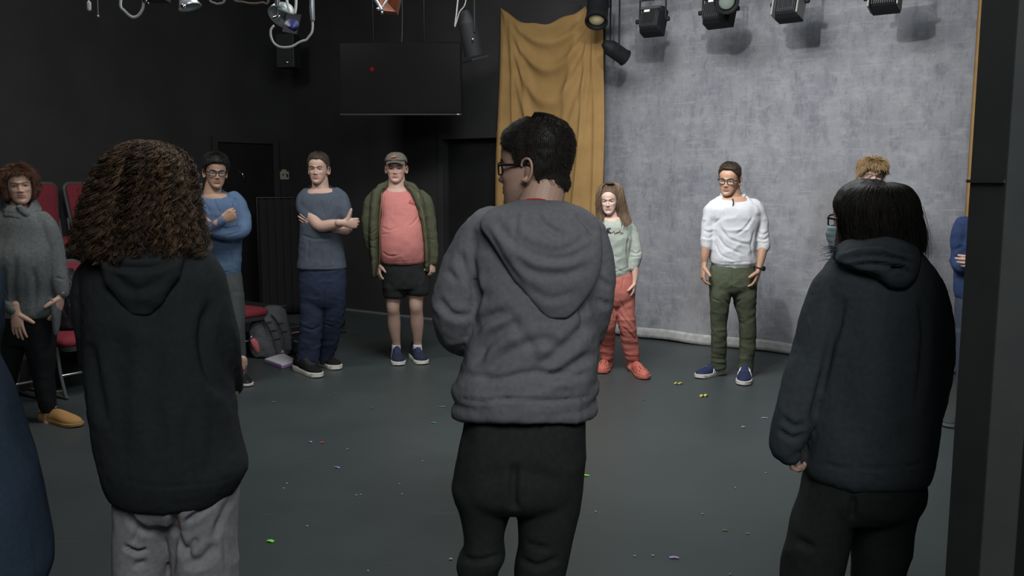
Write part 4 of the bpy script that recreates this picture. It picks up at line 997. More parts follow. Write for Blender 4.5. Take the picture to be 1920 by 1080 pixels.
    cb.tube([p.p(978, 381, -.045), p.p(990, 378, -.060), p.p(1008, 377, -.066), p.p(1022, 379, -.060)], .005, .008, n=8); o = obj('tee_collar', cb, mat('red_tee', (.35, .03, .035), .8), p.root, True); o['label'] = 'red tee collar showing at the nape'
    jb = MB()
    p.stack(jb, [(748, 878, 1096, .115), (768, 872, 1098, .125), (800, 868, 1099, .138), (850, 858, 1098, .148), (900, 850, 1094, .150), (925, 856, 1088, .140), (945, 868, 1078, .110)])
    p.stack(jb, [(860, 868, 968, .110), (905, 847, 972, .118), (930, 852, 970, .112), (950, 860, 963, .104), (975, 866, 953, .094), (1005, 870, 946, .088), (1030, 868, 948, .088), (1045, 860, 948, .088), (1062, 857, 938, .078), (1085, 862, 934, .074), (1200, 872, 936, .066), (1330, 880, 930, .060), (1372, 886, 928, .056)])
    p.stack(jb, [(860, 962, 1096, .112), (905, 960, 1094, .118), (950, 968, 1088, .108), (975, 970, 1082, .102), (1020, 970, 1073, .096), (1080, 963, 1058, .086), (1200, 968, 1046, .070), (1330, 975, 1038, .060), (1372, 980, 1034, .056)])
    p.garment('joggers', jb, cloth('black_jersey', (.026, .027, .027), .1, 60), .009, 4, [(.003, (5, 5, 7), None)],
              [([(868, 780), (862, 820), (857, 868)], 0.0066, 0.012), ([(965, 870), (962, 930), (966, 958)], 0.0176, 0.018), ([(885, 775), (880, 800)], 0.0088, 0.0045), ([(1000, 780), (990, 800)], 0.0088, 0.0045), ([(1020, 790), (1010, 812)], 0.0088, 0.0045), ([(870, 1046), (900, 1052), (945, 1040)], 0.011, 0.012), ([(975, 1050), (1010, 1062), (1050, 1045)], 0.0132, 0.0105), ([(985, 1020), (1030, 1030)], 0.0132, 0.0075), ([(900, 900), (960, 885), (1060, 905)], 0.033, 0.0045), ([(980, 1120), (1040, 1110)], 0.0165, 0.009), ([(880, 1130), (925, 1120)], 0.0165, 0.009)])
    for a, b in (((908, 1388), 0), ((1010, 1388), 1)):
        q = p.p(a[0], a[1]); shoe(p, (q[0] + (-.05 if b == 0 else .03), q[1] + .16), (q[0], q[1] - .10), mat('black_canvas', (.015, .015, .017), .8), M_sole_w)
    quick_hand(p, p.p(1015, 583, .31), (.9, .2, .2), (0, -1, 0), (0, 0, 1), SK_F, arm=[(p.p(960, 600, .28), .036)])
    quick_hand(p, p.p(945, 590, .31), (-.9, .2, .2), (0, -1, 0), (0, 0, 1), SK_F, arm=[(p.p(990, 602, .28), .036)])
    p.finish(SK_F)
mid_man()

# ---------------------------------------------------------------- curly-haired person, back view, left
def curly():
    p = Person(2.5, 320, 'person seen from behind with long curly brown hair, black hoodie and pale grey sweatpants', front=-1)
    H = Head(p.p(268, 432), 172, 0, 0, 1.0)
    W, F = H.mesh(p.p(272, 462)); p.addhead(H, W, F, H.colors(W, SK_F)); H.eyes(p)
    mb = MB()
    p.stack(mb, [(462, 225, 335, .075, .01), (472, 195, 372, .10), (490, 172, 395, .12, 0, 2.5), (520, 163, 408, .135, 0, 2.5), (580, 165, 415, .145), (640, 168, 422, .150), (700, 172, 428, .155), (760, 178, 436, .165), (820, 188, 446, .172), (860, 196, 458, .178), (880, 200, 461, .178), (905, 208, 450, .170), (922, 220, 438, .160), (930, 235, 425, .145)])
    p.limb(mb, [(205, 500, .0, .062), (186, 530, .0, .066), (182, 580, 0, .066), (190, 640, .02, .064), (200, 700, .08, .060), (225, 735, .17, .050), (260, 745, .24, .042)])
    p.limb(mb, [(365, 500, .0, .062), (382, 530, .0, .066), (393, 580, 0, .067), (404, 640, .02, .066), (414, 690, .08, .060), (424, 712, .14, .050), (430, 722, .19, .040)])
    cr = [([(400, 560), (380, 620), (392, 700), (425, 745)], 0.0242, 0.018), ([(430, 740), (445, 752), (450, 790)], 0.0154, 0.015), ([(300, 560), (285, 700), (300, 860)], 0.055, 0.009), ([(230, 600), (220, 720), (235, 880)], 0.055, 0.009), ([(360, 760), (350, 840), (360, 915)], 0.033, 0.009), ([(168, 640), (180, 720), (200, 800)], 0.022, 0.0105), ([(215, 893), (300, 912), (400, 905), (450, 885)], 0.0066, 0.0045), ([(390, 760), (400, 830), (390, 900)], 0.033, 0.009)]
    M = cloth('black_fleece', (.022, .0245, .0255), .08, 70)
    p.garment('hoodie', mb, M, .008, 4, [(.004, (6, 6, 4), None), (.001, (30, 30, 30), None)], cr)
    hb = MB()
    hb.rings(p.rows([(458, 215, 330, .030, -.075), (472, 192, 342, .045, -.095), (488, 186, 345, .050, -.115), (505, 190, 340, .046, -.128), (535, 202, 328, .036, -.135), (565, 222, 308, .024, -.138), (590, 245, 285, .012, -.138)]))
    p.garment('hood', hb, M, .007, 3, [(.003, (12, 12, 12), None)], [([(190, 480), (225, 500), (290, 500), (340, 478)], 0.0132, 0.015), ([(200, 500), (250, 545), (320, 520)], 0.022, 0.0075)])
    jb = MB()
    p.stack(jb, [(850, 225, 432, .13), (890, 222, 438, .145), (930, 222, 441, .145), (960, 224, 440, .12)])
    p.stack(jb, [(890, 222, 340, .120), (940, 221, 336, .115), (1000, 219, 322, .105), (1080, 218, 316, .095), (1200, 222, 310, .085), (1340, 228, 304, .075), (1370, 232, 300, .070)])
    p.stack(jb, [(890, 322, 441, .120), (940, 325, 442, .115), (1000, 322, 442, .105), (1080, 325, 443, .098), (1200, 332, 438, .085), (1340, 338, 428, .075), (1370, 342, 424, .070)])
    p.garment('sweatpants', jb, cloth('pale_grey_fleece', (.27, .255, .265), .1, 70), .008, 4, [(.003, (6, 6, 9), None)],
              [([(240, 962), (255, 985), (285, 1000)], 0.0132, 0.015), ([(232, 1022), (255, 1034), (277, 1030)], 0.0088, 0.018), ([(250, 1060), (275, 1055)], 0.0132, 0.012), ([(262, 990), (250, 1020)], 0.0132, 0.009), ([(325, 975), (340, 1020), (360, 1050)], 0.0154, 0.015), ([(345, 980), (375, 960), (400, 935)], 0.0132, 0.015), ([(400, 1010), (420, 960), (438, 930)], 0.0154, 0.0105), ([(370, 1010), (350, 1035)], 0.0132, 0.012), ([(345, 1060), (380, 1050), (405, 1020)], 0.0198, 0.0135), ([(330, 940), (325, 1000), (320, 1080)], 0.0176, 0.018), ([(240, 935), (300, 945)], 0.022, 0.0075), ([(420, 1000), (425, 1080)], 0.011, 0.006)])
    envhair(p, [(266, 262, 284, .012, .0), (268, 250, 298, .035, .0), (274, 236, 315, .070, .0), (287, 219, 333, .105, .0), (308, 203, 346, .130, -.005), (335, 191, 354, .145, -.008), (365, 179, 358, .152, -.01), (400, 167, 364, .158, -.015), (435, 156, 373, .158, -.02), (465, 151, 379, .150, -.03), (488, 160, 370, .135, -.04)], 3600, 44, .0095, .040, .0012, .76, 1.05, front=(78, 52), coref=.84, tail=.02, wild=.012, col=(.022, .015, .012), col2=(.20, .115, .062), stop=(.72, 1.0), corecol=(.016, .011, .009), tw=1.4, bundle=9, spr=.0022)
    # hand at the side, fingers folded
    quick_hand(p, p.p(449, 700, .17), (-.10, -.45, -.9), (-1, 0, .1), (.2, -1, .2), SK_F, arm=[(p.p(436, 692, .19), .032)], curl=(1.1, 1.15, 1.2, 1.2), k=.80)
    bb = MB().tube([p.p(438 + 13 * math.cos(a), 694 + 3 * math.sin(a) - 3 * math.cos(a), .17 - .028 * math.sin(a)) + [.012, 0, 0] for a in np.linspace(0, 6.28, 13)], .004, n=8, rnd=False)
    o = obj('bracelet', bb, mat('red_band', (.35, .04, .03), .5), p.root, True); o['label'] = 'thin red bracelet'
    quick_hand(p, p.p(275, 744, .27), (.9, .2, .1), (0, -1, 0), (0, 0, 1), SK_F, arm=[(p.p(240, 738, .22), .034)])
    for x in (262, 385):
        q = p.p(x, 1388); shoe(p, (q[0], q[1] + .16), (q[0], q[1] - .10), mat('black_canvas', (.015, .015, .017), .8), M_sole_w)
    p.finish(SK_F)
curly()

# ---------------------------------------------------------------- dark straight-haired person, back view, right
def dark_hair():
    p = Person(2.5, 1615, 'person seen from behind with dark shoulder-length hair, face mask and a charcoal hoodie', front=-1)
    H = Head(p.p(1640, 490), -152, 0, 0, .98)
    W, F = H.mesh(p.p(1645, 512)); p.addhead(H, W, F, H.colors(W, SK_F)); H.eyes(p)
    glasses(H, p.root)
    # pleated face mask over nose and chin
    Pg = []
    for i in range(25):
        th = math.radians(-78 + 156 * i / 24); row = []
        for j in range(14):
            z = .020 + .078 * j / 13; q = hsurf(z2t(z), th); fr = max(0, math.cos(th)); dd = .010 + .020 * fr ** 3 * math.exp(-((z - .072) / .028) ** 2) + .0016 * (j % 3 == 0)
            row.append(q + np.array([math.sin(th), -math.cos(th), 0]) * dd)
        Pg.append(row)
    o = obj('face_mask', MB().grid(H.w(np.array(Pg)), .0012), mat('blue_mask', (.50, .66, .72), .8), p.root, True); o['label'] = 'light blue pleated face mask'
    mb = MB()
    for q in (-1, 1):
        mb.tube(H.w([[q * .066, -.02, .09], [q * .078, .0, .100], [q * .083, .022, .115]]), .0012, n=6); mb.tube(H.w([[q * .060, -.02, .035], [q * .075, .008, .07], [q * .083, .022, .10]]), .0012, n=6)
    obj('ear_loop', mb, mat('loop_white', (.7, .7, .7), .7), o, True)
    mb = MB()
    p.stack(mb, [(462, 1598, 1700, .075, .01), (472, 1582, 1720, .095), (490, 1562, 1735, .115), (512, 1548, 1748, .128, 0, 2.5), (550, 1540, 1756, .14, 0, 2.5), (620, 1534, 1758, .15), (700, 1526, 1756, .158), (780, 1516, 1750, .165), (840, 1509, 1742, .168), (872, 1506, 1736, .165), (888, 1512, 1730, .155), (896, 1525, 1715, .14)])
    p.limb(mb, [(1585, 520, .0, .058), (1563, 545, .0, .063), (1543, 600, .0, .064), (1524, 665, .0, .062), (1506, 725, -.02, .060), (1490, 780, -.03, .056), (1480, 815, -.03, .052), (1474, 838, -.03, .044), (1480, 850, -.03, .034)])
    p.limb(mb, [(1712, 520, .0, .056), (1728, 545, .0, .060), (1742, 600, .0, .062), (1746, 660, .0, .060), (1744, 715, .03, .058), (1735, 765, .08, .052), (1722, 790, .15, .044), (1700, 790, .22, .038)])
    cr = [([(1580, 560), (1560, 640), (1535, 740), (1520, 800)], 0.0176, 0.0135), ([(1725, 560), (1732, 640), (1722, 760)], 0.0154, 0.012), ([(1465, 782), (1490, 800), (1510, 790)], 0.0132, 0.009), ([(1460, 805), (1485, 822), (1506, 812)], 0.011, 0.009), ([(1510, 866), (1600, 878), (1700, 876), (1736, 862)], 0.0055, 0.006), ([(1600, 560), (1580, 680), (1590, 840)], 0.066, 0.0075), ([(1690, 600), (1700, 760), (1690, 860)], 0.055, 0.0075), ([(1538, 560), (1515, 600)], 0.0154, 0.006)]
    M = cloth('charcoal_fleece', (.054, .061, .068), .08, 70)
    p.garment('hoodie', mb, M, .008, 4, [(.004, (6, 6, 4), None), (.001, (30, 30, 30), None)], cr)
    hb = MB()
    hb.rings(p.rows([(441, 1625, 1662, .05, -.055), (448, 1602, 1688, .075, -.05), (458, 1584, 1706, .095, -.05), (472, 1570, 1716, .105, -.055), (488, 1566, 1719, .10, -.065), (498, 1580, 1718, .085, -.08), (512, 1618, 1714, .065, -.10), (525, 1640, 1708, .05, -.115), (538, 1662, 1698, .028, -.125)]))
    hc = [([(1575, 472), (1610, 462), (1650, 458), (1700, 478)], 0.0099, 0.018), ([(1572, 488), (1620, 478), (1665, 480), (1712, 496)], 0.0099, 0.018), ([(1650, 452), (1680, 462), (1712, 482)], 0.0099, 0.015), ([(1600, 498), (1650, 496), (1700, 505)], 0.0099, 0.012), ([(1668, 510), (1690, 500), (1702, 515)], 0.0088, 0.015), ([(1590, 462), (1625, 448)], 0.0088, 0.009)]
    p.garment('hood', hb, M, .006, 3, [(.003, (14, 14, 14), None)], hc)
    jb = MB()
    p.stack(jb, [(840, 1520, 1722, .125), (880, 1512, 1728, .14), (930, 1508, 1726, .14), (965, 1515, 1715, .11)])
    p.stack(jb, [(900, 1508, 1622, .112), (945, 1498, 1612, .108), (980, 1486, 1600, .10), (1020, 1476, 1590, .094), (1080, 1467, 1574, .088), (1200, 1468, 1560, .075), (1340, 1474, 1548, .065), (1370, 1478, 1544, .06)])
    p.stack(jb, [(900, 1602, 1726, .112), (945, 1597, 1718, .108), (980, 1597, 1712, .10), (1020, 1602, 1704, .094), (1080, 1602, 1690, .086), (1200, 1606, 1680, .074), (1340, 1612, 1674, .065), (1370, 1616, 1670, .06)])
    p.garment('trousers', jb, cloth('black_jersey', (.026, .027, .027), .1, 60), .009, 4, [(.0035, (5, 5, 7), None)], [([(1600, 930), (1598, 975)], 0.0154, 0.015), ([(1490, 1010), (1530, 1030)], 0.0154, 0.009)])
    envhair(p, [(342, 1632, 1672, .03, .0), (348, 1608, 1694, .068, .0), (362, 1592, 1706, .092, .0), (385, 1582, 1714, .108, -.0), (412, 1580, 1718, .112, -.0), (436, 1584, 1722, .108, -.005), (456, 1590, 1724, .100, -.015), (474, 1600, 1724, .090, -.02)], 2600, 26, .0022, .11, .0013, .84, 1.03, front=(116, 26), coref=.90, tail=.02, wild=.006, col=(.010, .009, .008), col2=(.040, .031, .025), stop=(.80, 1.0), corecol=(.010, .009, .008), tw=.8)
    haircap(H, [(0, .190), (30, .185), (50, .150), (66, .115), (80, .070), (180, .03)], lambda d, z, q: .005, HAIR, p.root, name='hair', tuft=.0015, fr=60, col=(.012, .010, .009))
    n = 60; m = 14; a0 = p.p(1585, 478, -.03); b0 = p.p(1552, 474, -.03)
    t = np.linspace(0, 1, m)[None, :, None]; q = a0 + (b0 - a0) * t + rng.normal(0, .006, (n, 1, 3)) * (1 + t) + np.array([0, 0, .015]) * np.sin(t * 3) * rng.rand(n, 1, 1)
    S1 = strands(q, np.linspace(.0012, .0004, m))
    q2 = p.p(1715, 380, -.0) + (p.p(1726, 478, -.0) - p.p(1715, 380, 0)) * t + rng.normal(0, .008, (n, 1, 3)) + np.array([.022, 0, 0]) * np.sin(t * 2.6) * rng.rand(n, 1, 1)
    S2 = strands(q2, np.linspace(.0009, .0003, m)); [obj('stray_lock', S_, HAIR, p.root, True, cols=np.tile((.02, .016, .013), (len(S_[0]), 1))) for S_ in (S1, S2)]
    quick_hand(p, p.p(1484, 843, -.03), (.1, .1, -1), (.8, .4, 0), (.3, .9, 0), SK_F, arm=[(p.p(1480, 830, -.03), .030)], curl=(.9, .95, .95, .9), k=.62)
    o = obj('ring', MB().tube([p.p(1492 + 5 * math.cos(a), 842 + 2 * math.sin(a), -.055 - .006 * math.sin(a)) for a in np.linspace(0, 6.28, 9)], .002, n=6, rnd=False), M_chrome, p.root, True)
    quick_hand(p, p.p(1690, 792, .25), (-.9, .2, 0), (0, -1, 0), (0, 0, 1), SK_F, arm=[(p.p(1715, 792, .20), .034)])
    for x in (1512, 1642):
        q = p.p(x, 1388); shoe(p, (q[0], q[1] + .16), (q[0], q[1] - .10), mat('black_canvas', (.015, .015, .017), .8), M_sole_b)
    p.finish(SK_F)
dark_hair()

# ---------------------------------------------------------------- man in white sweatshirt by the backdrop
def white_man():
    p = Person(6.95, 1373, 'smiling man in a heather white sweatshirt, olive trousers and blue striped trainers')
    H = Head(p.p(1371, 364), -30, 9, 3, 1.02)
    W, F = H.mesh(p.p(1374, 375, .02), nr=.066, smile=1.3); p.addhead(H, W, F, H.colors(W, SK_T, brow=(.04, .025, .02), lip=(.34, .14, .12))); H.eyes(p)
    glasses(H, p.root)
    hl = [(0, .196), (25, .196), (40, .182), (55, .162), (70, .152), (80, .112), (92, .110), (104, .124), (118, .085), (135, .056), (180, .046)]
    haircap(H, hl, lambda d, z, q: .005 + .011 * np.clip((z - .165) / .05, 0, 1) * (1 + .4 * (d < 60)), HAIR, p.root, tuft=.003, fr=60, strandsn=1800, slen=.008, srad=.001, col=(.035, .024, .018), hcol=(.05, .034, .025))
    mb = MB()
    p.stack(mb, neck=.5, rows=[(366, 1352, 1396, .060, .02), (371, 1344, 1406, .075), (379, 1334, 1418, .095), (392, 1329, 1426, .115, 0, 2.5), (412, 1333, 1424, .125, 0, 2.5), (440, 1334, 1419, .130), (465, 1332, 1417, .128), (482, 1331, 1417, .130), (492, 1333, 1417, .128), (497, 1337, 1413, .116), (504, 1339, 1411, .112), (506, 1341, 1409, .10)])
    p.limb(mb, [(1343, 386, .0, .056), (1333, 396, .0, .060), (1329, 420, .0, .056), (1326, 445, -.01, .052), (1325, 458, -.02, .049), (1325, 463, -.02, .045)])
    p.limb(mb, [(1412, 386, .0, .058), (1421, 396, .0, .062), (1427, 420, .0, .058), (1430, 445, -.02, .054), (1432, 458, -.03, .050), (1431, 464, -.035, .046)])
    cr = [([(1318, 432), (1330, 436), (1338, 432)], .009, .008), ([(1317, 443), (1328, 447), (1336, 443)], .009, .008), ([(1419, 434), (1430, 440), (1442, 434)], .009, .009), ([(1419, 446), (1431, 450), (1443, 444)], .009, .009), ([(1418, 456), (1440, 455)], .006, .006),
          ([(1345, 440), (1360, 462), (1395, 478)], .014, .009), ([(1350, 425), (1368, 448), (1408, 460)], .015, .008), ([(1412, 405), (1400, 425), (1380, 440)], .014, .007), ([(1338, 420), (1350, 410)], .014, .007), ([(1340, 455), (1352, 478), (1380, 490)], .012, .007), ([(1336, 490), (1375, 493), (1416, 489)], .006, .006), ([(1415, 430), (1408, 460), (1412, 480)], .012, .006)]
    M = cloth('heather_white', (.50, .51, .535), .10, 160)
    p.garment('sweatshirt', mb, M, .009, 3, [(.004, (9, 9, 12), None)], cr)
    p.collar(M, .0075)
    o = obj('microphone', MB().tube([p.p(1374, 374, -.085), p.p(1375, 379, -.098), p.p(1374, 386, -.106)], [.006, .005, .003], n=8), M_black, p.root, True); o['label'] = 'small black clip microphone at the collar'
    jb = MB()
    p.stack(jb, [(494, 1335, 1414, .110), (505, 1332, 1416, .118), (525, 1330, 1418, .122), (540, 1331, 1418, .112), (550, 1338, 1412, .08)])
    p.stack(jb, [(535, 1331, 1375, .095, .0), (555, 1331, 1371, .092, .0), (575, 1332, 1367, .086, .02), (600, 1333, 1363, .078, .05), (635, 1334, 1362, .068, .08), (665, 1334, 1361, .062, .12), (692, 1334, 1361, .062, .15)])
    p.stack(jb, [(535, 1372, 1418, .095, .0), (555, 1373, 1418, .092, .0), (575, 1378, 1417, .086, .02), (600, 1385, 1416, .078, .04), (635, 1387, 1417, .068, .07), (665, 1386, 1414, .062, .10), (696, 1383, 1410, .062, .13)])
    p.garment('trousers', jb, cloth('olive_twill', (.078, .090, .058), .1, 80), .008, 3, [(.003, (9, 9, 14), None), (.005, (5, 5, 22), lambda W: .5 * np.clip((.50 - W[:, 2]) / .3, 0, 1))], [([(1374, 508), (1373, 560)], .006, .006), ([(1338, 512), (1350, 525)], .006, .004), ([(1398, 512), (1412, 520)], .006, .004), ([(1355, 560), (1373, 572), (1392, 560)], .012, .006), ([(1336, 560), (1350, 565)], .01, .005)])
    navy = mat('navy_suede', (.020, .028, .078), .8)
    q = p.p(1350, 700); a = G(1352, 699); b = G(1308, 711); shoe(p, (b[0], b[1] + .02), (a[0] + .02, a[1]), navy, M_sole_w, w=.054, h=.090, sole=.036, stripes=mat('white_stripe', (.75, .77, .8), .5), laces=mat('navy_lace', (.05, .07, .16), .7))
    a = G(1398, 700); b = G(1394, 724); shoe(p, (b[0] + .0, b[1]), (a[0], a[1] + .01), navy, M_sole_w, w=.058, h=.095, sole=.036, stripes=mat('white_stripe', (.75, .77, .8), .5), laces=mat('navy_lace', (.05, .07, .16), .7))
    quick_hand(p, p.p(1320, 499, -.03), (-.16, -.2, -1), (.95, .2, .1), (.1, -1, 0), SK_T, arm=[(p.p(1325, 455, -.02), .042), (p.p(1322, 478, -.025), .036)], curl=(.45, .55, .6, .6))
    quick_hand(p, p.p(1422, 508, -.07), (-.28, -.25, -1), (-.9, .3, .1), (-.5, -.8, 0), SK_T, arm=[(p.p(1432, 455, -.03), .043), (p.p(1428, 480, -.05), .037)], curl=(.4, .5, .6, .6))
    wc = p.p(1424, 502, -.065); wb = MB().tube([wc + [.034 * math.cos(a), .030 * math.sin(a), -.008 * math.cos(a)] for a in np.linspace(0, 6.283, 17)], .003, .011, side=(0, 0, 1), n=8, rnd=False)
    w_ = obj('wristwatch', wb, M_black, p.root, True); obj('dial', MB().lathe([(0, 0), (.020, 0), (.020, .010), (0, .011)], wc + [.020, -.028, -.004], (.5, -.8, 0), 16), mat('watch_face', (.02, .02, .025), .15), w_, True, sharp=40)
    p.finish(SK_T)
white_man()

# ---------------------------------------------------------------- girl in sage hoodie and coral trousers
def girl():
    p = Person(7.2, 1155, 'young woman with long hair, sage hoodie, coral joggers and clogs')
    H = Head(p.p(1144, 399), -14, 8, -2, .94)
    W, F = H.mesh(p.p(1147, 412, .01), nr=.050, smile=1.3); p.addhead(H, W, F, H.colors(W, (.60, .42, .35), brow=(.10, .06, .04), browa=.6, lip=(.5, .22, .2))); H.eyes(p)
    mb = MB()
    p.stack(mb, neck=.4, rows=[(405, 1130, 1164, .055, .02), (410, 1122, 1176, .078), (420, 1113, 1186, .10), (440, 1112, 1186, .118), (465, 1116, 1182, .120), (490, 1117, 1179, .120), (508, 1117, 1181, .120), (517, 1120, 1182, .112), (520, 1122, 1180, .10)])
    p.limb(mb, [(1175, 422, .0, .050), (1184, 436, .0, .054), (1190, 460, -.01, .052), (1192, 480, -.03, .050), (1190, 494, -.035, .046), (1188, 502, -.04, .040)])
    p.limb(mb, [(1123, 422, .0, .050), (1112, 436, .0, .054), (1106, 460, .0, .052), (1104, 482, -.02, .048), (1106, 502, -.03, .042)])
    M = cloth('sage_fleece', (.33, .37, .325), .08, 90)
    p.garment('hoodie', mb, M, .0085, 3, [(.0035, (9, 9, 12), None)], [([(1180, 470), (1192, 476), (1203, 470)], .009, .009), ([(1180, 482), (1202, 481)], .008, .008), ([(1180, 492), (1200, 492)], .006, .006), ([(1180, 440), (1176, 470), (1180, 500)], .012, .008), ([(1150, 500), (1170, 512)], .012, .006), ([(1130, 470), (1160, 485)], .014, .005), ([(1152, 512), (1182, 500)], .010, .006)])
    hb = MB(); c = p.p(1147, 408, .02)
    hb.tube([c + [.088 * math.cos(a), .075 * math.sin(a), -.012 * (1 - math.sin(a)) - .012] for a in np.linspace(-1.2, math.pi + 1.2, 22)], .022, .026, n=12); p.garment('hood', hb, M, .006, 2, [(.003, (16, 16, 16), None)])
    # dark printed letters and heartbeat line across the chest
    pr = MB()
    for pts in ([(1137, 438), (1139, 428)], [(1140, 438), (1141, 428), (1145, 428)], [(1141, 433), (1145, 438)]): pr.tube([p.p(u, v, -.116) for u, v in pts], .0055, .002, side=(1, 0, .3), n=6, per=1)
    o = obj('chest_print', pr, mat('print_dark', (.03, .03, .05), .7), p.root, True); pr = MB()
    pr.tube([p.p(u, v, -.116) for u, v in [(1145, 436), (1149, 436), (1151, 432), (1153, 439), (1155, 436), (1160, 435), (1162, 431), (1164, 437), (1168, 435)]], .0035, n=6, per=1); obj('pulse_line', pr, mat('print_brown', (.20, .12, .08), .7), o, True)
    jb = MB()
    p.stack(jb, [(508, 1121, 1181, .10), (518, 1119, 1186, .115), (535, 1117, 1190, .125), (555, 1118, 1191, .12), (572, 1124, 1186, .09)])
    p.stack(jb, [(550, 1118, 1158, .095), (580, 1118, 1156, .088), (610, 1121, 1154, .078), (645, 1124, 1152, .068, .12), (670, 1127, 1150, .060, .17), (680, 1130, 1149, .048, .19), (690, 1131, 1148, .046, .20)])
    p.stack(jb, [(550, 1146, 1191, .095), (580, 1152, 1190, .088), (610, 1160, 1192, .078), (645, 1166, 1196, .068, .05), (668, 1172, 1199, .060, .08), (680, 1176, 1198, .050, .09), (694, 1177, 1198, .048, .09)])
    p.garment('joggers', jb, cloth('coral_fleece', (.46, .155, .125), .07, 90), .008, 3, [(.003, (9, 9, 14), None), (.004, (6, 6, 15), lambda W: np.clip((.55 - W[:, 2]) / .3, 0, 1))], [([(1160, 560), (1175, 590), (1190, 610)], .014, .007), ([(1160, 585), (1190, 625)], .010, .007), ([(1165, 610), (1195, 640)], .010, .007), ([(1176, 668), (1200, 668)], .005, .006), ([(1150, 560), (1152, 600)], .012, .01), ([(1170, 520), (1166, 545)], .01, .004)])
    cro = mat('coral_foam', (.50, .145, .11), .5); hole = mat('clog_hole', (.03, .01, .01), .9)
    a = G(1183, 690); b = G(1211, 713); shoe(p, (b[0], b[1] + .01), (a[0], a[1]), cro, mat('coral_sole', (.44, .13, .10), .6), w=.056, h=.088, sole=.030, open_back=True, holes=hole, name='clog')
    a = G(1140, 684); b = G(1127, 700); shoe(p, (b[0], b[1] - .03), (a[0], a[1] + .03), cro, mat('coral_sole', (.44, .13, .10), .6), w=.056, h=.088, sole=.030, open_back=True, holes=hole, name='clog')
    q = MB(); q.tube([p.p(1187, 675, .09), p.p(1187, 696, .09)], .036, n=16); q.tube([p.p(1139, 670, .19), p.p(1139, 690, .20)], .036, n=16); p.addskin(q, (.60, .42, .35), .006)
    quick_hand(p, p.p(1190, 531, -.06), (-.10, -.15, -1), (-.9, .3, 0), (-.4, -.9, 0), (.58, .38, .30), arm=[(p.p(1190, 492, -.04), .034), (p.p(1191, 515, -.05), .029)], curl=(.45, .5, .55, .6), k=.92)
    quick_hand(p, p.p(1104, 531, -.05), (.05, -.15, -1), (.9, .3, 0), (.4, -.9, 0), (.58, .38, .30), arm=[(p.p(1106, 495, -.03), .034), (p.p(1105, 515, -.04), .029)], curl=(.45, .5, .55, .6), k=.92)
    haircap(H, [(0, .196), (20, .192), (40, .172), (60, .15), (75, .12), (100, .08), (180, .05)], lambda d, z, q: .005, HAIR, p.root, name='hair', tuft=.001, col=(.10, .066, .042), strandsn=900, slen=.014, srad=.0012, lift=.0, hcol=(.15, .10, .065))
    hairm = dict(col=(.085, .055, .034), col2=(.24, .165, .105))
    envhair(p, [(342, 1139, 1152, .03, .0), (345, 1130, 1160, .065, .0), (352, 1123, 1166, .085, .0), (365, 1119, 1170, .095, .002), (382, 1118, 1173, .095, .01), (400, 1119, 1178, .088, .02), (415, 1121, 1183, .10, .0), (428, 1126, 1182, .112, -.005)], 1500, 26, .003, .09, .0022, .86, 1.03, front=(256, 40), coref=.88, tail=.015, wild=.006, stop=(.75, 1.0), corecol=(.07, .045, .03), tw=.7, **hairm)
    p.finish((.58, .38, .30))
girl()

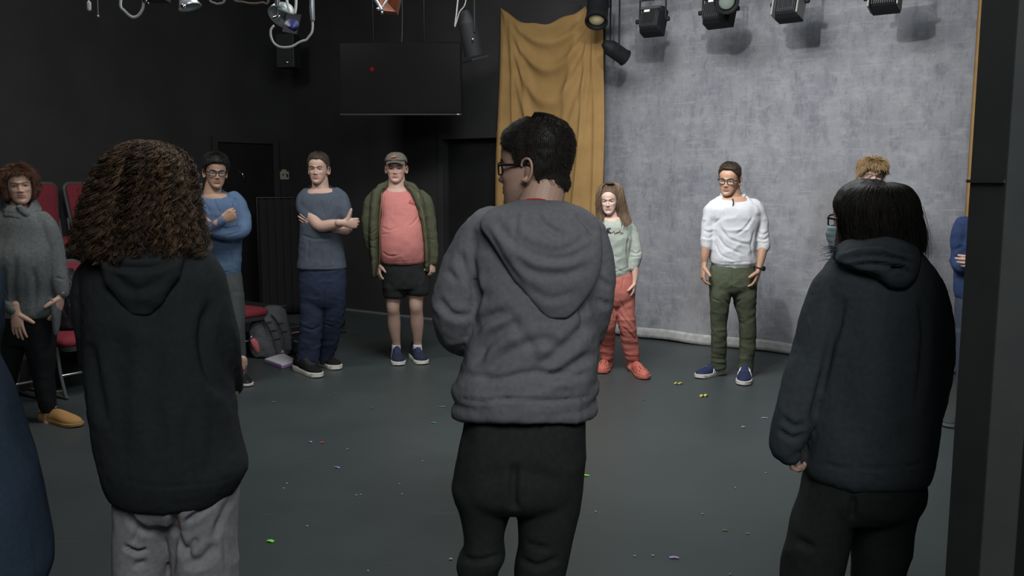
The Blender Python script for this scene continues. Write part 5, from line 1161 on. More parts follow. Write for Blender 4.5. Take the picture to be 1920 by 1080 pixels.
# ---------------------------------------------------------------- man with cap, salmon tee, open olive jacket
def cap_man():
    p = Person(7.6, 766, 'man in a grey cap, salmon tee, open olive jacket and black shorts')
    H = Head(p.p(743, 342), 2, 2, 0, 1.04, 1.05)
    W, F = H.mesh(p.p(744, 352, .01), nr=.071); p.addhead(H, W, F, H.colors(W, SK_P, brow=(.04, .03, .025), lip=(.42, .13, .12), flush=.35)); H.eyes(p)
    haircap(H, [(0, .20), (60, .17), (75, .135), (85, .118), (95, .115), (110, .09), (135, .062), (180, .052)], lambda d, z, q: .006, HAIR, p.root, tuft=.001, col=(.03, .022, .017))
    # cap: crown and curved brim
    th = np.linspace(0, 2 * math.pi, 64, endpoint=False); dg = np.abs((np.degrees(th) + 180) % 360 - 180); zl = np.interp(dg, [0, 60, 100, 180], [.178, .172, .150, .130]); t0 = z2t(zl); rings = []; cen = np.array([0, .005, .12])
    for i in range(22):
        f = i / 21; t = t0 + (14.99 - t0) * f; q = hsurf(t, th); r = q - cen; r /= np.linalg.norm(r, axis=1)[:, None]; rings.append(H.w(q + r * (.013 + .004 * math.sin(f * 3) - (.010 if i == 0 else 0))))
    Mc = mixed('cap_twill', (.115, .105, .09), (.16, .145, .125), 40, rough=.9, bump=.3, spec=.15)
    cp = obj('cap', MB().rings(rings), Mc, p.root, True); cp['label'] = 'worn grey-brown baseball cap'
    Pg = np.array([[H.w([math.sin(a) * (.070 + .004 * r), -.078 - math.cos(a) * .004 - r * .068 * max(.12, math.cos(a * .95)), .183 - .020 * (math.sin(a) ** 2) * 1.3 - r * .014]) for r in np.linspace(-.3, 1, 8)] for a in np.linspace(-1.35, 1.35, 22)])
    obj('brim', MB().grid(Pg, .004), Mc, cp, True)
    mb = MB(); 
    for x, z in ((-.024, .212), (.001, .214)): pass
    mb.tube(H.w([[-.028, -.094, .207], [-.012, -.099, .212], [.006, -.097, .214]]), .008, .0035, side=(0, 0, 1), n=8); obj('cap_patch', mb, mat('coral_patch', (.6, .16, .10), .7), cp, True)
    mb = MB()
    p.stack(mb, neck=.5, rows=[(350, 728, 760, .066, .01), (352, 720, 768, .08), (362, 712, 782, .105), (385, 713, 792, .135, -.01), (410, 714, 795, .155, -.02), (435, 713, 797, .180, -.035), (460, 713, 799, .185, -.04), (480, 714, 799, .172, -.03), (491, 716, 798, .155, -.02), (494, 720, 795, .14, -.02)])
    p.garment('tee', mb, cloth('salmon_jersey', (.52, .195, .178), .05, 90), .009, 3, [(.003, (8, 8, 10), None)], [([(716, 425), (730, 432), (745, 425)], .012, .006), ([(714, 440), (730, 438)], .010, .006), ([(785, 405), (775, 418), (765, 425)], .012, .006), ([(716, 472), (730, 480), (750, 478)], .012, .006), ([(740, 380), (738, 410)], .016, .004), ([(720, 489), (760, 490), (796, 486)], .004, .003)])
    p.collar(cloth('salmon_jersey', (.52, .195, .178)), .006, name='tee_collar')
    lg = MB(); 
    for pts in ([(768, 377), (772, 374), (776, 377)], [(767, 379), (778, 380)]): lg.tube([p.p(u, v, -.135) for u, v in pts], .0032, n=6, per=1)
    obj('chest_mark', lg, mat('mark_rust', (.38, .10, .07), .8), p.root, True)
    # open jacket: back panel, two front panels, sleeves
    jb = MB()
    p.stack(jb, [(348, 722, 766, .03, .085), (356, 706, 786, .04, .10), (375, 698, 798, .05, .11), (420, 697, 803, .05, .125), (470, 699, 806, .05, .13), (505, 700, 808, .045, .125), (512, 702, 806, .04, .12)], core=False)
    p.stack(jb, [(349, 710, 729, .085, -.0), (360, 698, 722, .11, -.01), (385, 696, 716, .135, -.01), (420, 694, 715, .145, -.01), (460, 694, 713, .150, -.01), (490, 697, 712, .145, -.01), (512, 699, 709, .13, .0), (520, 700, 706, .11, .01)], core=False)
    p.stack(jb, [(349, 759, 776, .085, -.0), (360, 768, 790, .11, -.01), (385, 780, 799, .135, -.01), (420, 790, 804, .145, -.01), (460, 796, 808, .150, -.01), (490, 797, 808, .145, -.01), (508, 799, 807, .13, .0)], core=False)
    p.limb(jb, [(705, 366, .0, .052), (697, 378, .0, .062), (692, 405, .0, .064), (692, 435, -.01, .062), (698, 462, -.02, .055), (706, 484, -.03, .046), (709, 492, -.03, .040)])
    p.limb(jb, [(788, 366, .0, .052), (797, 378, .0, .062), (803, 405, .0, .062), (808, 435, -.01, .056), (811, 460, -.02, .050), (812, 480, -.03, .044), (812, 490, -.03, .040)])
    jc = [([(683, 432), (695, 438), (706, 430)], .010, .009), ([(686, 446), (700, 452), (712, 444)], .010, .009), ([(690, 462), (712, 468)], .010, .008), ([(798, 430), (812, 438)], .010, .008), ([(800, 448), (816, 450)], .010, .008), ([(700, 478), (716, 476)], .008, .006), ([(804, 478), (820, 477)], .006, .006)]
    Mj = cloth('olive_fleece', (.075, .080, .048), .1, 80)
    p.garment('jacket', jb, Mj, .009, 3, [(.0035, (8, 8, 12), None)], jc)
    fb = MB()
    for ps in ([(733, 342, .03), (722, 347, -.02), (712, 352, -.06), (706, 360, -.08)], [(753, 342, .03), (764, 346, -.02), (774, 350, -.06), (784, 358, -.08)]): fb.tube([p.p(*q) for q in ps], [.020, .028, .030, .016], n=12)
    fb.tube([p.p(728, 343, .06), p.p(743, 341, .09), p.p(758, 343, .06)], .030, n=12); p.garment('hood', fb, Mj, .007, 3)
    for zp in ([(716, 362, -.12), (712, 420, -.162), (712, 490, -.155)], [(783, 362, -.12), (796, 420, -.158), (800, 490, -.155)]): obj('zip', MB().tube([p.p(*q) for q in zp], .004, n=6), mat('brass_zip', (.25, .19, .10), .4, .6), p.root, True)
    sb = MB()
    p.stack(sb, [(484, 716, 800, .14), (495, 716, 802, .15), (520, 717, 804, .15), (540, 719, 805, .13)])
    p.stack(sb, [(510, 717, 764, .125), (535, 718, 763, .12), (552, 719, 762, .112), (557, 721, 760, .10)])
    p.stack(sb, [(510, 756, 805, .125), (535, 759, 806, .12), (547, 761, 806, .112), (552, 763, 804, .10)])
    p.garment('shorts', sb, cloth('black_nylon_short', (.020, .022, .022), .1, 60), .009, 3, [(.004, (8, 8, 8), None)])
    lb = MB()
    for pts in ([(740, 530, .0, .078), (738, 556, .0, .066), (737, 575, -.01, .058), (738, 588, .02, .054), (739, 608, .06, .057), (741, 628, .09, .045), (743, 645, .12, .037), (744, 664, .13, .037)],
                [(781, 530, .0, .078), (780, 552, .0, .068), (780, 572, -.01, .060), (781, 586, .02, .055), (782, 606, .06, .058), (783, 626, .09, .045), (783, 643, .12, .037), (784, 662, .13, .037)]):
        lb.tube([p.p(a, b, c) for a, b, c, r in pts], [q[3] for q in pts], n=24)
        k = pts[2]; lb.ball(p.p(k[0], k[1] - 1, -.045), (.030, .022, .036))
    p.addskin(lb, (.46, .30, .235), .006, 3)
    navy = mat('navy_mesh', (.018, .022, .046), .85); sk = mat('white_sock', (.58, .58, .57), .9)
    for u, v in ((743, 1), (783, 0)):
        c = p.p(u, 650, .13); obj('sock', MB().tube([c + [0, -.008, .010], c + [0, 0, -.03], [c[0], c[1] - .005, .06]], [.040, .041, .043], n=18), sk, p.root, True)
    a = G(746, 668); b = G(747, 682); shoe(p, (b[0] + .02, b[1] - .10), (a[0] - .01, 7.83), navy, M_sole_w, w=.058, h=.120, sole=.036, laces=mat('navy_lace', (.05, .07, .16), .7))
    a = G(781, 667); b = G(790, 680); shoe(p, (b[0] + .03, b[1] - .10), (a[0] - .02, 7.84), navy, M_sole_w, w=.058, h=.120, sole=.036, laces=mat('navy_lace', (.05, .07, .16), .7))
    quick_hand(p, p.p(710, 495, -.03), (.02, -.25, -1), (.9, .3, 0), (.45, -.8, 0), SK_P, arm=[(p.p(707, 480, -.03), .034)], curl=(.45, .55, .6, .6))
    quick_hand(p, p.p(811, 492, -.03), (.0, -.15, -1), (-.9, .3, 0), (-.5, -.8, 0), SK_P, arm=[(p.p(812, 478, -.03), .034)], curl=(.6, .7, .75, .8), k=.95)
    p.finish(SK_P)
cap_man()

# ---------------------------------------------------------------- man in slate tee with crossed arms
def slate_man():
    p = Person(7.25, 605, 'young man in a slate blue tee and navy jeans, arms folded, thumb up')
    H = Head(p.p(598, 345), -2, 0, 0, 1.03, .98)
    W, F = H.mesh(p.p(601, 357, .01), nr=.066, smile=-.5); p.addhead(H, W, F, H.colors(W, SK_P, brow=(.035, .022, .016), browa=1, lip=(.42, .17, .15), stubble=.12)); H.eyes(p)
    haircap(H, SHORT, lambda d, z, q: .006 + .009 * np.clip((z - .17) / .05, 0, 1), HAIR, p.root, tuft=.0025, fr=70, strandsn=1200, slen=.012, srad=.001, col=(.055, .042, .030), hcol=(.09, .07, .05))
    mb = MB()
    p.stack(mb, neck=.55, rows=[(352, 580, 620, .060, .015), (354, 574, 630, .075), (362, 564, 642, .095), (380, 562, 645, .118, 0, 2.5), (405, 563, 644, .130), (440, 562, 643, .130), (475, 560, 645, .132), (495, 558, 648, .135), (502, 557, 649, .135), (504, 562, 645, .125)])
    p.limb(mb, [(575, 364, .0, .055), (569, 374, -.0, .062), (571, 388, -.02, .066), (577, 399, -.05, .066), (581, 404, -.065, .062)], )
    p.limb(mb, [(632, 364, .0, .055), (641, 374, -.0, .060), (645, 390, -.02, .060), (647, 404, -.03, .058)])
    p.garment('tee', mb, cloth('slate_jersey', (.075, .090, .115), .07, 90), .0085, 3, [(.003, (8, 8, 10), None)], [([(600, 372), (606, 395), (612, 410)], .010, .006), ([(625, 372), (618, 395)], .010, .005), ([(565, 440), (590, 448), (625, 445)], .014, .006), ([(580, 450), (576, 490)], .016, .006), ([(620, 455), (625, 495)], .016, .006), ([(600, 460), (602, 498)], .02, .004), ([(560, 499), (605, 501), (646, 499)], .004, .003)])
    p.collar(cloth('slate_dark', (.045, .055, .075)), .0055, name='tee_collar')
    # upper arm and forearm lying across the chest, hand past the elbow with thumb up
    el = p.p(601, 424, -.15); wr = p.p(646, 418, -.21)
    quick_hand(p, wr, (.85, .25, -.05), (0, 1, -.1), (-.05, -.1, 1), SK_P, arm=[(p.p(573, 384, -.02), .044), (p.p(578, 397, -.06), .048), (p.p(587, 411, -.10), .050), (el, .048), (el * .5 + wr * .5, .043), (el * .15 + wr * .85, .031)], curl=(.9, .95, .95, .9), thumb=(.35, 1, 0), tcurl=-.05)
    el = p.p(650, 430, -.07); wr = p.p(594, 424, -.115)
    quick_hand(p, wr, (-.9, .12, .32), (0, 1, .1), (0, -.3, 1), SK_P, arm=[(p.p(647, 395, -.03), .045), (p.p(651, 418, -.05), .045), (el, .044), (el * .5 + wr * .5, .038), (el * .2 + wr * .8, .031)], curl=(.15, .15, .2, .2), spread=.12)
    jb = MB()
    p.stack(jb, [(492, 562, 645, .118), (505, 562, 648, .125), (535, 561, 649, .128), (560, 563, 646, .11), (575, 570, 640, .08)])
    p.stack(jb, [(545, 562, 612, .098), (580, 563, 610, .09), (615, 562, 604, .080, .0), (650, 558, 601, .072, .02), (675, 555, 597, .068, .03), (694, 554, 594, .068, .03)])
    p.stack(jb, [(545, 602, 648, .098), (580, 605, 646, .09, .03), (615, 604, 640, .080, .08), (645, 602, 633, .072, .14), (665, 600, 627, .066, .18), (680, 599, 624, .066, .20)])
    p.garment('jeans', jb, cloth('navy_denim', (.024, .033, .060), .12, 90), .0085, 3, [(.003, (9, 9, 14), None), (.003, (6, 6, 13), lambda W: np.clip((.5 - W[:, 2]) / .3, 0, 1))], [([(608, 545), (606, 600), (604, 640)], .012, .01), ([(565, 612), (585, 618), (603, 610)], .012, .008), ([(606, 606), (625, 614)], .012, .007), ([(575, 515), (590, 525)], .008, .004)])
    blk = mat('black_mesh', (.014, .013, .013), .9, 0, .1)
    a = G(557, 692); b = G(600, 709); shoe(p, (b[0], b[1]), (a[0], a[1] - .03), blk, M_sole_w, w=.056, h=.100, sole=.042, laces=mat('grey_lace', (.08, .08, .08), .7))
    a = G(602, 682); b = G(633, 694); shoe(p, (b[0] + .01, b[1]), (a[0] - .02, a[1]), blk, M_sole_w, w=.056, h=.100, sole=.042, laces=mat('grey_lace', (.08, .08, .08), .7))
    p.finish(SK_P)
slate_man()

# ---------------------------------------------------------------- boy in blue sweatshirt, arms folded
def blue_boy():
    p = Person(6.77, 425, 'young man with glasses and a blue sweatshirt, arms folded')
    H = Head(p.p(401, 352), 27, 4, 2, 1.02)
    W, F = H.mesh(p.p(398, 366, .0), nr=.062); p.addhead(H, W, F, H.colors(W, (.42, .26, .18), brow=(.02, .015, .012), lip=(.38, .14, .12))); H.eyes(p, iris=(.03, .02, .015))
    glasses(H, p.root)
    haircap(H, [(0, .182), (30, .180), (50, .165), (66, .150), (78, .118), (90, .115), (104, .128), (118, .09), (135, .060), (180, .050)], lambda d, z, q: .010 + .016 * np.clip((z - .16) / .05, 0, 1), HAIR, p.root, tuft=.005, fr=45, strandsn=1800, slen=.022, srad=.0012, col=(.016, .016, .014), lift=.35, hcol=(.022, .022, .020))
    mb = MB()
    p.stack(mb, neck=.45, rows=[(360, 382, 418, .062, .015), (363, 374, 430, .080), (370, 366, 444, .10), (385, 362, 454, .12, 0, 2.5), (410, 364, 454, .132), (445, 366, 452, .135), (480, 372, 451, .132), (500, 376, 451, .130), (508, 382, 450, .122), (515, 386, 448, .115), (518, 390, 445, .10)])
    p.limb(mb, [(438, 372, .0, .056), (448, 385, .0, .060), (455, 405, -.02, .060), (457, 425, -.06, .058), (448, 436, -.13, .053), (422, 438, -.19, .048), (396, 432, -.20, .044), (386, 424, -.19, .036)])
    p.limb(mb, [(376, 374, .0, .056), (367, 388, .0, .060), (364, 410, -.03, .060), (368, 432, -.10, .058), (382, 436, -.17, .053), (402, 424, -.22, .046), (414, 416, -.235, .040), (418, 413, -.24, .034)])
    M = cloth('denim_blue_fleece', (.100, .152, .250), .06, 80)
    p.garment('sweatshirt', mb, M, .0085, 3, [(.0035, (8, 8, 11), None)], [([(414, 353), (414, 390)], .006, .004), ([(425, 365), (432, 385)], .010, .006), ([(440, 370), (438, 400)], .012, .007), ([(380, 375), (395, 400)], .014, .006), ([(366, 400), (380, 408)], .01, .006), ([(398, 370), (412, 400)], .012, .005), ([(430, 430), (455, 418)], .010, .008), ([(425, 442), (452, 434)], .008, .006), ([(395, 455), (400, 500)], .02, .005), ([(430, 455), (436, 500)], .018, .006), ([(384, 507), (415, 510), (450, 506)], .005, .006), ([(438, 492), (446, 500)], .01, .006)])
    p.collar(cloth('blue_collar', (.05, .09, .19)), .007)
    quick_hand(p, p.p(417, 413, -.245), (.62, .1, .35), (.1, .9, -.2), (-.45, -.25, 1), (.44, .27, .19), arm=[(p.p(405, 421, -.23), .033)], curl=(1.1, 1.15, 1.2, 1.2), thumb=(.9, .25, .3), tcurl=.5)
    quick_hand(p, p.p(394, 421, -.165), (-.85, .15, .40), (0, 1, 0), (.4, -.1, .9), (.44, .27, .19), arm=[(p.p(405, 428, -.17), .033)], curl=(.3, .35, .4, .4), thumb=(1, .1, .35), tcurl=.1, k=.95)
    jb = MB()
    p.stack(jb, [(505, 388, 448, .11), (520, 384, 452, .12), (545, 382, 455, .12), (575, 386, 455, .10)])
    p.stack(jb, [(550, 383, 421, .10), (600, 384, 420, .09), (660, 386, 418, .08), (708, 388, 416, .072)])
    p.stack(jb, [(550, 416, 456, .10), (600, 422, 458, .09), (660, 428, 461, .08, .06), (704, 430, 462, .072, .10)])
    p.garment('trousers', jb, cloth('grey_sweat', (.085, .092, .095), .08, 70), .009, 3, [(.004, (8, 8, 4), None)])
    blk = mat('black_leather', (.015, .016, .018), .45)
    a = G(446, 712); b = G(468, 726); shoe(p, (b[0] - .01, b[1]), (a[0] - .01, a[1] + .05), blk, M_sole_w, w=.050, h=.085)
    a = G(402, 715); b = G(408, 731); shoe(p, (b[0], b[1]), (a[0], a[1] + .05), blk, M_sole_w, w=.050, h=.085)
    p.finish((.42, .26, .18))
blue_boy()

# ---------------------------------------------------------------- woman in grey cowl sweater
def cowl_woman():
    p = Person(5.73, 80, 'woman with short auburn hair, grey cowl-neck sweater, black leggings and tan slippers')
    H = Head(p.p(35, 383), 30, 0, -4, 1.03, 1.02)
    W, F = H.mesh(p.p(35, 402, .01), nr=.056, smile=.5); p.addhead(H, W, F, H.colors(W, SK_F, brow=(.09, .05, .035), browa=.6, lip=(.40, .15, .14))); H.eyes(p, iris=(.07, .06, .04))
    haircap(H, [(0, .178), (22, .178), (42, .160), (56, .125), (62, .085), (72, .045), (110, .020), (180, .015)], lambda d, z, q: .012 + .030 * np.clip((d - 50) / 25, 0, 1) * np.exp(-((z - .11) / .06) ** 2) + .006 * np.clip((d - 60) / 30, 0, 1), HAIR, p.root, tuft=.008, fr=28, strandsn=6000, slen=.030, srad=.0015, col=(.060, .028, .018), lift=.05, hcol=(.10, .046, .026))
    M = mixed('grey_knit', (.105, .112, .112), (.135, .143, .143), 60, rough=.95, bump=.5, bscale=240, spec=.1)
    mb = MB()
    p.stack(mb, [(392, 4, 66, .080, .01), (402, -6, 80, .10), (418, -16, 92, .12), (445, -22, 100, .140), (480, -26, 103, .165, -.02), (515, -28, 106, .17, -.015), (550, -26, 108, .16), (575, -18, 110, .155), (588, -10, 106, .15), (594, 5, 95, .14)])
    p.limb(mb, [(80, 412, .0, .060), (92, 430, .0, .064), (100, 465, .0, .064), (107, 500, -.01, .058), (113, 530, -.03, .052), (116, 548, -.04, .045)])
    p.limb(mb, [(-4, 412, .0, .060), (-16, 430, .0, .064), (-20, 470, .0, .066), (-14, 510, -.03, .064), (0, 545, -.08, .058), (18, 568, -.12, .050), (28, 580, -.14, .044)])
    mb.rings(p.rows([(560, 96, 112, .06, -.06), (590, 99, 112, .045, -.06), (615, 100, 110, .03, -.06), (628, 103, 108, .015, -.06)]))
    p.garment('sweater', mb, M, .008, 4, [(.004, (8, 8, 3), None)], [([(30, 480), (25, 540), (32, 590)], .03, .010), ([(62, 500), (66, 545), (62, 590)], .03, .010), ([(90, 470), (92, 530), (88, 585)], .022, .009), ([(5, 500), (8, 560)], .03, .008), ([(-10, 530), (15, 550)], .016, .008), ([(0, 556), (22, 568)], .012, .007), ([(104, 520), (120, 524)], .01, .006)])
    cb = MB(); c = p.p(36, 392, .0)
    for dz, rr, r in ((.030, .082, .020), (.008, .092, .024), (-.014, .104, .020)):
        cb.tube([c + [rr * math.cos(a) + .008, rr * .92 * math.sin(a), dz + .016 * math.sin(a) - .028 * max(0, math.cos(a + .9)) + .01 * math.sin(3 * a)] for a in np.linspace(0, 2 * math.pi, 31)], r, r * 1.15, n=12, rnd=False)
    cb.tube([c + [.055, -.085, .01], c + [.085, -.075, -.035], c + [.100, -.055, -.055]], [.022, .022, .010], n=10)
    p.garment('cowl', cb, M, .006, 3, [(.003, (14, 14, 14), None)])
    lb = MB(); legs = cloth('black_legging', (.010, .0105, .012), .08, 70)
    p.stack(lb, [(560, -5, 92, .13), (585, -12, 97, .14), (620, -12, 99, .13), (645, -5, 98, .10)])
    p.stack(lb, [(605, 40, 100, .118), (640, 48, 101, .105), (680, 58, 100, .088), (705, 64, 99, .076), (735, 70, 101, .074), (760, 76, 103, .060), (772, 81, 103, .048)])
    p.stack(lb, [(605, -14, 48, .118), (640, -16, 46, .105), (690, -14, 34, .085), (730, -12, 24, .074), (765, -10, 16, .055), (776, -8, 14, .048)])
    p.garment('leggings', lb, legs, .008, 3, [(.003, (8, 8, 10), None)])
    q = MB(); q.tube([p.p(92, 765, .0), p.p(92, 782, .0), p.p(94, 795, -.01)], [.038, .036, .045], n=18); q.tube([p.p(3, 768), p.p(3, 795)], [.038, .045], n=18); p.addskin(q, SK_F, .006)
    suede = mat('tan_suede', (.42, .24, .085), .9); fleece = mixed('slipper_fleece', (.36, .30, .24), (.5, .44, .36), 90, rough=1, bump=1, bscale=200, bdist=.01)
    for (au, av), (bu, bv), back in (((80, 786), (150, 801), 0), ((-6, 790), (40, 812), 0)):
        a = G(au, av); b = G(bu, bv); so = shoe(p, (b[0], b[1]), (a[0], a[1]), suede, mat('tan_sole', (.34, .20, .08), .8), w=.056, h=.086, sole=.026, open_back=True, name='slipper')
        D = nrm([b[0] - a[0], b[1] - a[1], 0]); S = np.array([-D[1], D[0], 0]); c = np.array([a[0], a[1], 0]) + D * .055
        cf = MB().tube([c + D * (.062 * math.cos(t)) + S * .040 * math.sin(t) + [0, 0, .078 + .018 * math.cos(t)] for t in np.linspace(0, 2 * math.pi, 21)], .013, n=10, rnd=False); obj('fleece_cuff', cf, fleece, so, True)
    quick_hand(p, p.p(31, 586, -.15), (.06, -.1, -1), (-.3, 1, 0), (.95, 0, .2), SK_F, arm=[(p.p(20, 570, -.13), .034)], curl=(.15, .15, .18, .2), spread=.16, thumb=(.55, .85, .1), tcurl=.05)
    quick_hand(p, p.p(114, 555, -.05), (-.22, -.1, -1), (-.9, .3, 0), (-.2, -1, 0), SK_F, arm=[(p.p(115, 540, -.045), .034)], curl=(.2, .25, .3, .3), spread=.08)
    wb = MB().tube([p.p(117, 549, -.045) + [.030 * math.cos(a), .028 * math.sin(a), .004 * math.cos(a)] for a in np.linspace(0, 6.283, 15)], .004, n=8, rnd=False); obj('bracelet', wb, mat('silver_band', (.6, .6, .58), .3, .9), p.root, True)
    p.finish(SK_F)
cowl_woman()

# ---------------------------------------------------------------- blond person behind the dark-haired one
def blond():
    p = Person(6.7, 1632, 'person with wavy blond hair, mostly hidden by the dark-haired person')
    H = Head(p.p(1634, 358), -8, 6, 0, 1.0)
    W, F = H.mesh(p.p(1634, 372, .0)); p.addhead(H, W, F, H.colors(W, SK_P, brow=(.12, .07, .04))); H.eyes(p)
    haircap(H, [(0, .165), (30, .165), (50, .150), (70, .128), (95, .112), (115, .085), (135, .06), (180, .05)], lambda d, z, q: .024 - .008 * np.clip((z - .20) / .03, 0, 1), HAIR, p.root, tuft=.008, fr=30, strandsn=5000, slen=.035, srad=.0016, col=(.17, .11, .055), lift=.2, hcol=(.34, .235, .12))
    mb = MB()
    p.stack(mb, [(368, 1616, 1652, .065, .01), (374, 1604, 1664, .085), (384, 1592, 1678, .105), (410, 1588, 1682, .125), (460, 1592, 1678, .13), (510, 1592, 1678, .13), (530, 1595, 1675, .12)])
    p.limb(mb, [(1602, 388, .0, .056), (1590, 402, .0, .060), (1581, 430, .02, .058), (1574, 460, .0, .056), (1573, 484, -.04, .052), (1590, 492, -.12, .044), (1610, 480, -.16, .038)])
    p.limb(mb, [(1668, 388, .0, .056), (1680, 402, .0, .060), (1685, 430, .02, .058), (1688, 460, .0, .056), (1684, 484, -.04, .052), (1670, 492, -.12, .044), (1650, 484, -.16, .038)])
    p.garment('jacket', mb, cloth('mid_blue_cotton', (.045, .085, .17), .1, 70), .010, 3, [(.004, (9, 9, 12), None)])
    quick_hand(p, p.p(1614, 478, -.17), (.9, 0, .3), (0, 1, 0), (0, 0, 1), SK_P, arm=[(p.p(1600, 486, -.14), .032)]); quick_hand(p, p.p(1646, 482, -.17), (-.9, 0, .3), (0, 1, 0), (0, 0, 1), SK_P, arm=[(p.p(1660, 488, -.14), .032)])
    jb = MB()
    p.stack(jb, [(520, 1596, 1674, .11), (550, 1594, 1676, .12), (580, 1598, 1672, .10)]); p.stack(jb, [(560, 1595, 1637, .09), (640, 1600, 1634, .07), (722, 1603, 1630, .06)]); p.stack(jb, [(560, 1633, 1676, .09), (640, 1638, 1672, .07), (722, 1641, 1668, .06)])
    p.garment('jeans', jb, cloth('navy_denim', (.024, .033, .060), .12, 90), .010, 3)
    for x in (1616, 1655):
        q = G(x, 735); shoe(p, (q[0], q[1] - .14), (q[0], q[1] + .12), mat('black_leather', (.015, .016, .018), .45), M_sole_w)
    p.finish(SK_P)
blond()

# ---------------------------------------------------------------- person in navy behind the black flat
def navy_person():
    p = Person(5.7, 1838, 'person in a navy sweatshirt mostly hidden behind the black flat on the right')
    H = Head(p.p(1866, 384), -35, 3, 0, 1.0)
    W, F = H.mesh(p.p(1858, 404, .0)); p.addhead(H, W, F, H.colors(W, SK_P)); H.eyes(p)
    haircap(H, SHORT, lambda d, z, q: .012, HAIR, p.root, col=(.04, .03, .02))
    mb = MB()
    p.stack(mb, [(400, 1834, 1878, .07, .01), (407, 1820, 1884, .09), (418, 1804, 1888, .11), (450, 1796, 1884, .13), (500, 1794, 1884, .135), (545, 1793, 1884, .13), (560, 1796, 1880, .12)])
    p.limb(mb, [(1808, 420, .0, .056), (1802, 440, .0, .060), (1800, 470, .0, .058), (1798, 492, -.02, .054), (1806, 500, -.08, .048), (1835, 492, -.15, .042)])
    p.limb(mb, [(1868, 420, .0, .056), (1878, 440, .0, .060), (1880, 470, .0, .058), (1880, 492, -.02, .054), (1868, 500, -.08, .048), (1840, 496, -.15, .042)])
    p.garment('sweatshirt', mb, cloth('navy_fleece', (.028, .048, .115), .1, 70), .010, 3, [(.004, (9, 9, 12), None)], [([(1786, 470), (1805, 462)], .012, .008), ([(1786, 484), (1808, 480)], .012, .008)])
    quick_hand(p, p.p(1832, 490, -.17), (.9, 0, .1), (0, 1, 0), (0, 0, 1), SK_P, arm=[(p.p(1815, 497, -.12), .034)]); quick_hand(p, p.p(1845, 494, -.19), (-.9, 0, .1), (0, 1, 0), (0, 0, 1), SK_P, arm=[(p.p(1862, 497, -.12), .034)])
    jb = MB()
    p.stack(jb, [(548, 1797, 1880, .12), (580, 1794, 1884, .13), (640, 1796, 1882, .11)]); p.stack(jb, [(620, 1793, 1839, .10), (700, 1796, 1835, .08), (790, 1797, 1828, .065)]); p.stack(jb, [(620, 1836, 1884, .10), (700, 1840, 1880, .08), (790, 1844, 1876, .065)])
    p.garment('jeans', jb, cloth('grey_denim', (.05, .062, .085), .12, 90), .010, 3)
    a = G(1800, 792); b = G(1772, 802); shoe(p, (b[0], b[1]), (a[0] + .08, a[1]), mat('grey_canvas', (.045, .05, .05), .8), mat('grey_rubber', (.10, .11, .11), .7)); q = G(1860, 800); shoe(p, (q[0], q[1] - .14), (q[0], q[1] + .12), mat('grey_canvas', (.045, .05, .05), .8), mat('grey_rubber', (.10, .11, .11), .7))
    p.finish(SK_P)
navy_person()

# ---------------------------------------------------------------- person in a long blue top cut off by the left edge
def edge_person():
    p = Person(2.2, -170, 'person in a blue sweatshirt cut off by the left edge, only the lower side showing')
    H = Head(p.p(-165, 402), 120, 0, 0, 1.0)
    W, F = H.mesh(p.p(-165, 430, .0)); p.addhead(H, W, F, H.colors(W, SK_F)); H.eyes(p)
    haircap(H, SHORT, lambda d, z, q: .012, HAIR, p.root, col=(.04, .03, .02))
    mb = MB()
    p.stack(mb, [(440, -225, -105, .08, .01), (455, -265, -65, .10), (480, -285, -45, .13), (560, -290, -38, .15), (640, -295, -30, .16), (700, -300, -8, .17), (760, -305, 12, .18), (840, -310, 38, .19), (900, -312, 56, .20), (950, -312, 68, .205), (1000, -310, 77, .205), (1040, -306, 81, .20), (1075, -300, 82, .195), (1110, -290, 70, .18)])
    p.limb(mb, [(-70, 490, .0, .065), (-52, 530, .0, .068), (-48, 600, .02, .066), (-50, 660, .08, .062), (-60, 690, .20, .052), (-70, 690, .34, .045)])
    p.limb(mb, [(-265, 490, .0, .065), (-285, 530, .0, .068), (-292, 600, .02, .066), (-290, 660, .08, .062), (-280, 690, .20, .052), (-270, 690, .34, .045)])
    p.garment('sweatshirt', mb, cloth('dusk_blue_fleece', (.038, .056, .086), .08, 70), .011, 4, [(.004, (6, 6, 5), None)])
    quick_hand(p, p.p(-72, 690, .37), (-.3, 1, 0), (0, 0, -1), (1, 0, 0), SK_F, arm=[(p.p(-66, 690, .28), .034)]); quick_hand(p, p.p(-268, 690, .37), (.3, 1, 0), (0, 0, -1), (-1, 0, 0), SK_F, arm=[(p.p(-275, 690, .28), .034)])
    jb = MB()
    p.stack(jb, [(1060, -290, 66, .16), (1100, -285, 62, .16), (1140, -270, 50, .12)]); p.stack(jb, [(1100, -285, -125, .13), (1250, -275, -140, .10), (1500, -265, -160, .07)]); p.stack(jb, [(1100, -105, 62, .13), (1250, -85, 48, .10), (1500, -70, 30, .07)])
    p.garment('trousers', jb, cloth('black_jersey', (.026, .027, .027)), .011, 3)
    for x in (-215, -20):
        q = p.p(x, 1530); shoe(p, (q[0] + .10, q[1] + .12), (q[0] - .06, q[1] - .08), mat('black_canvas', (.015, .015, .017), .8), M_sole_w)
    p.finish(SK_F)
edge_person()

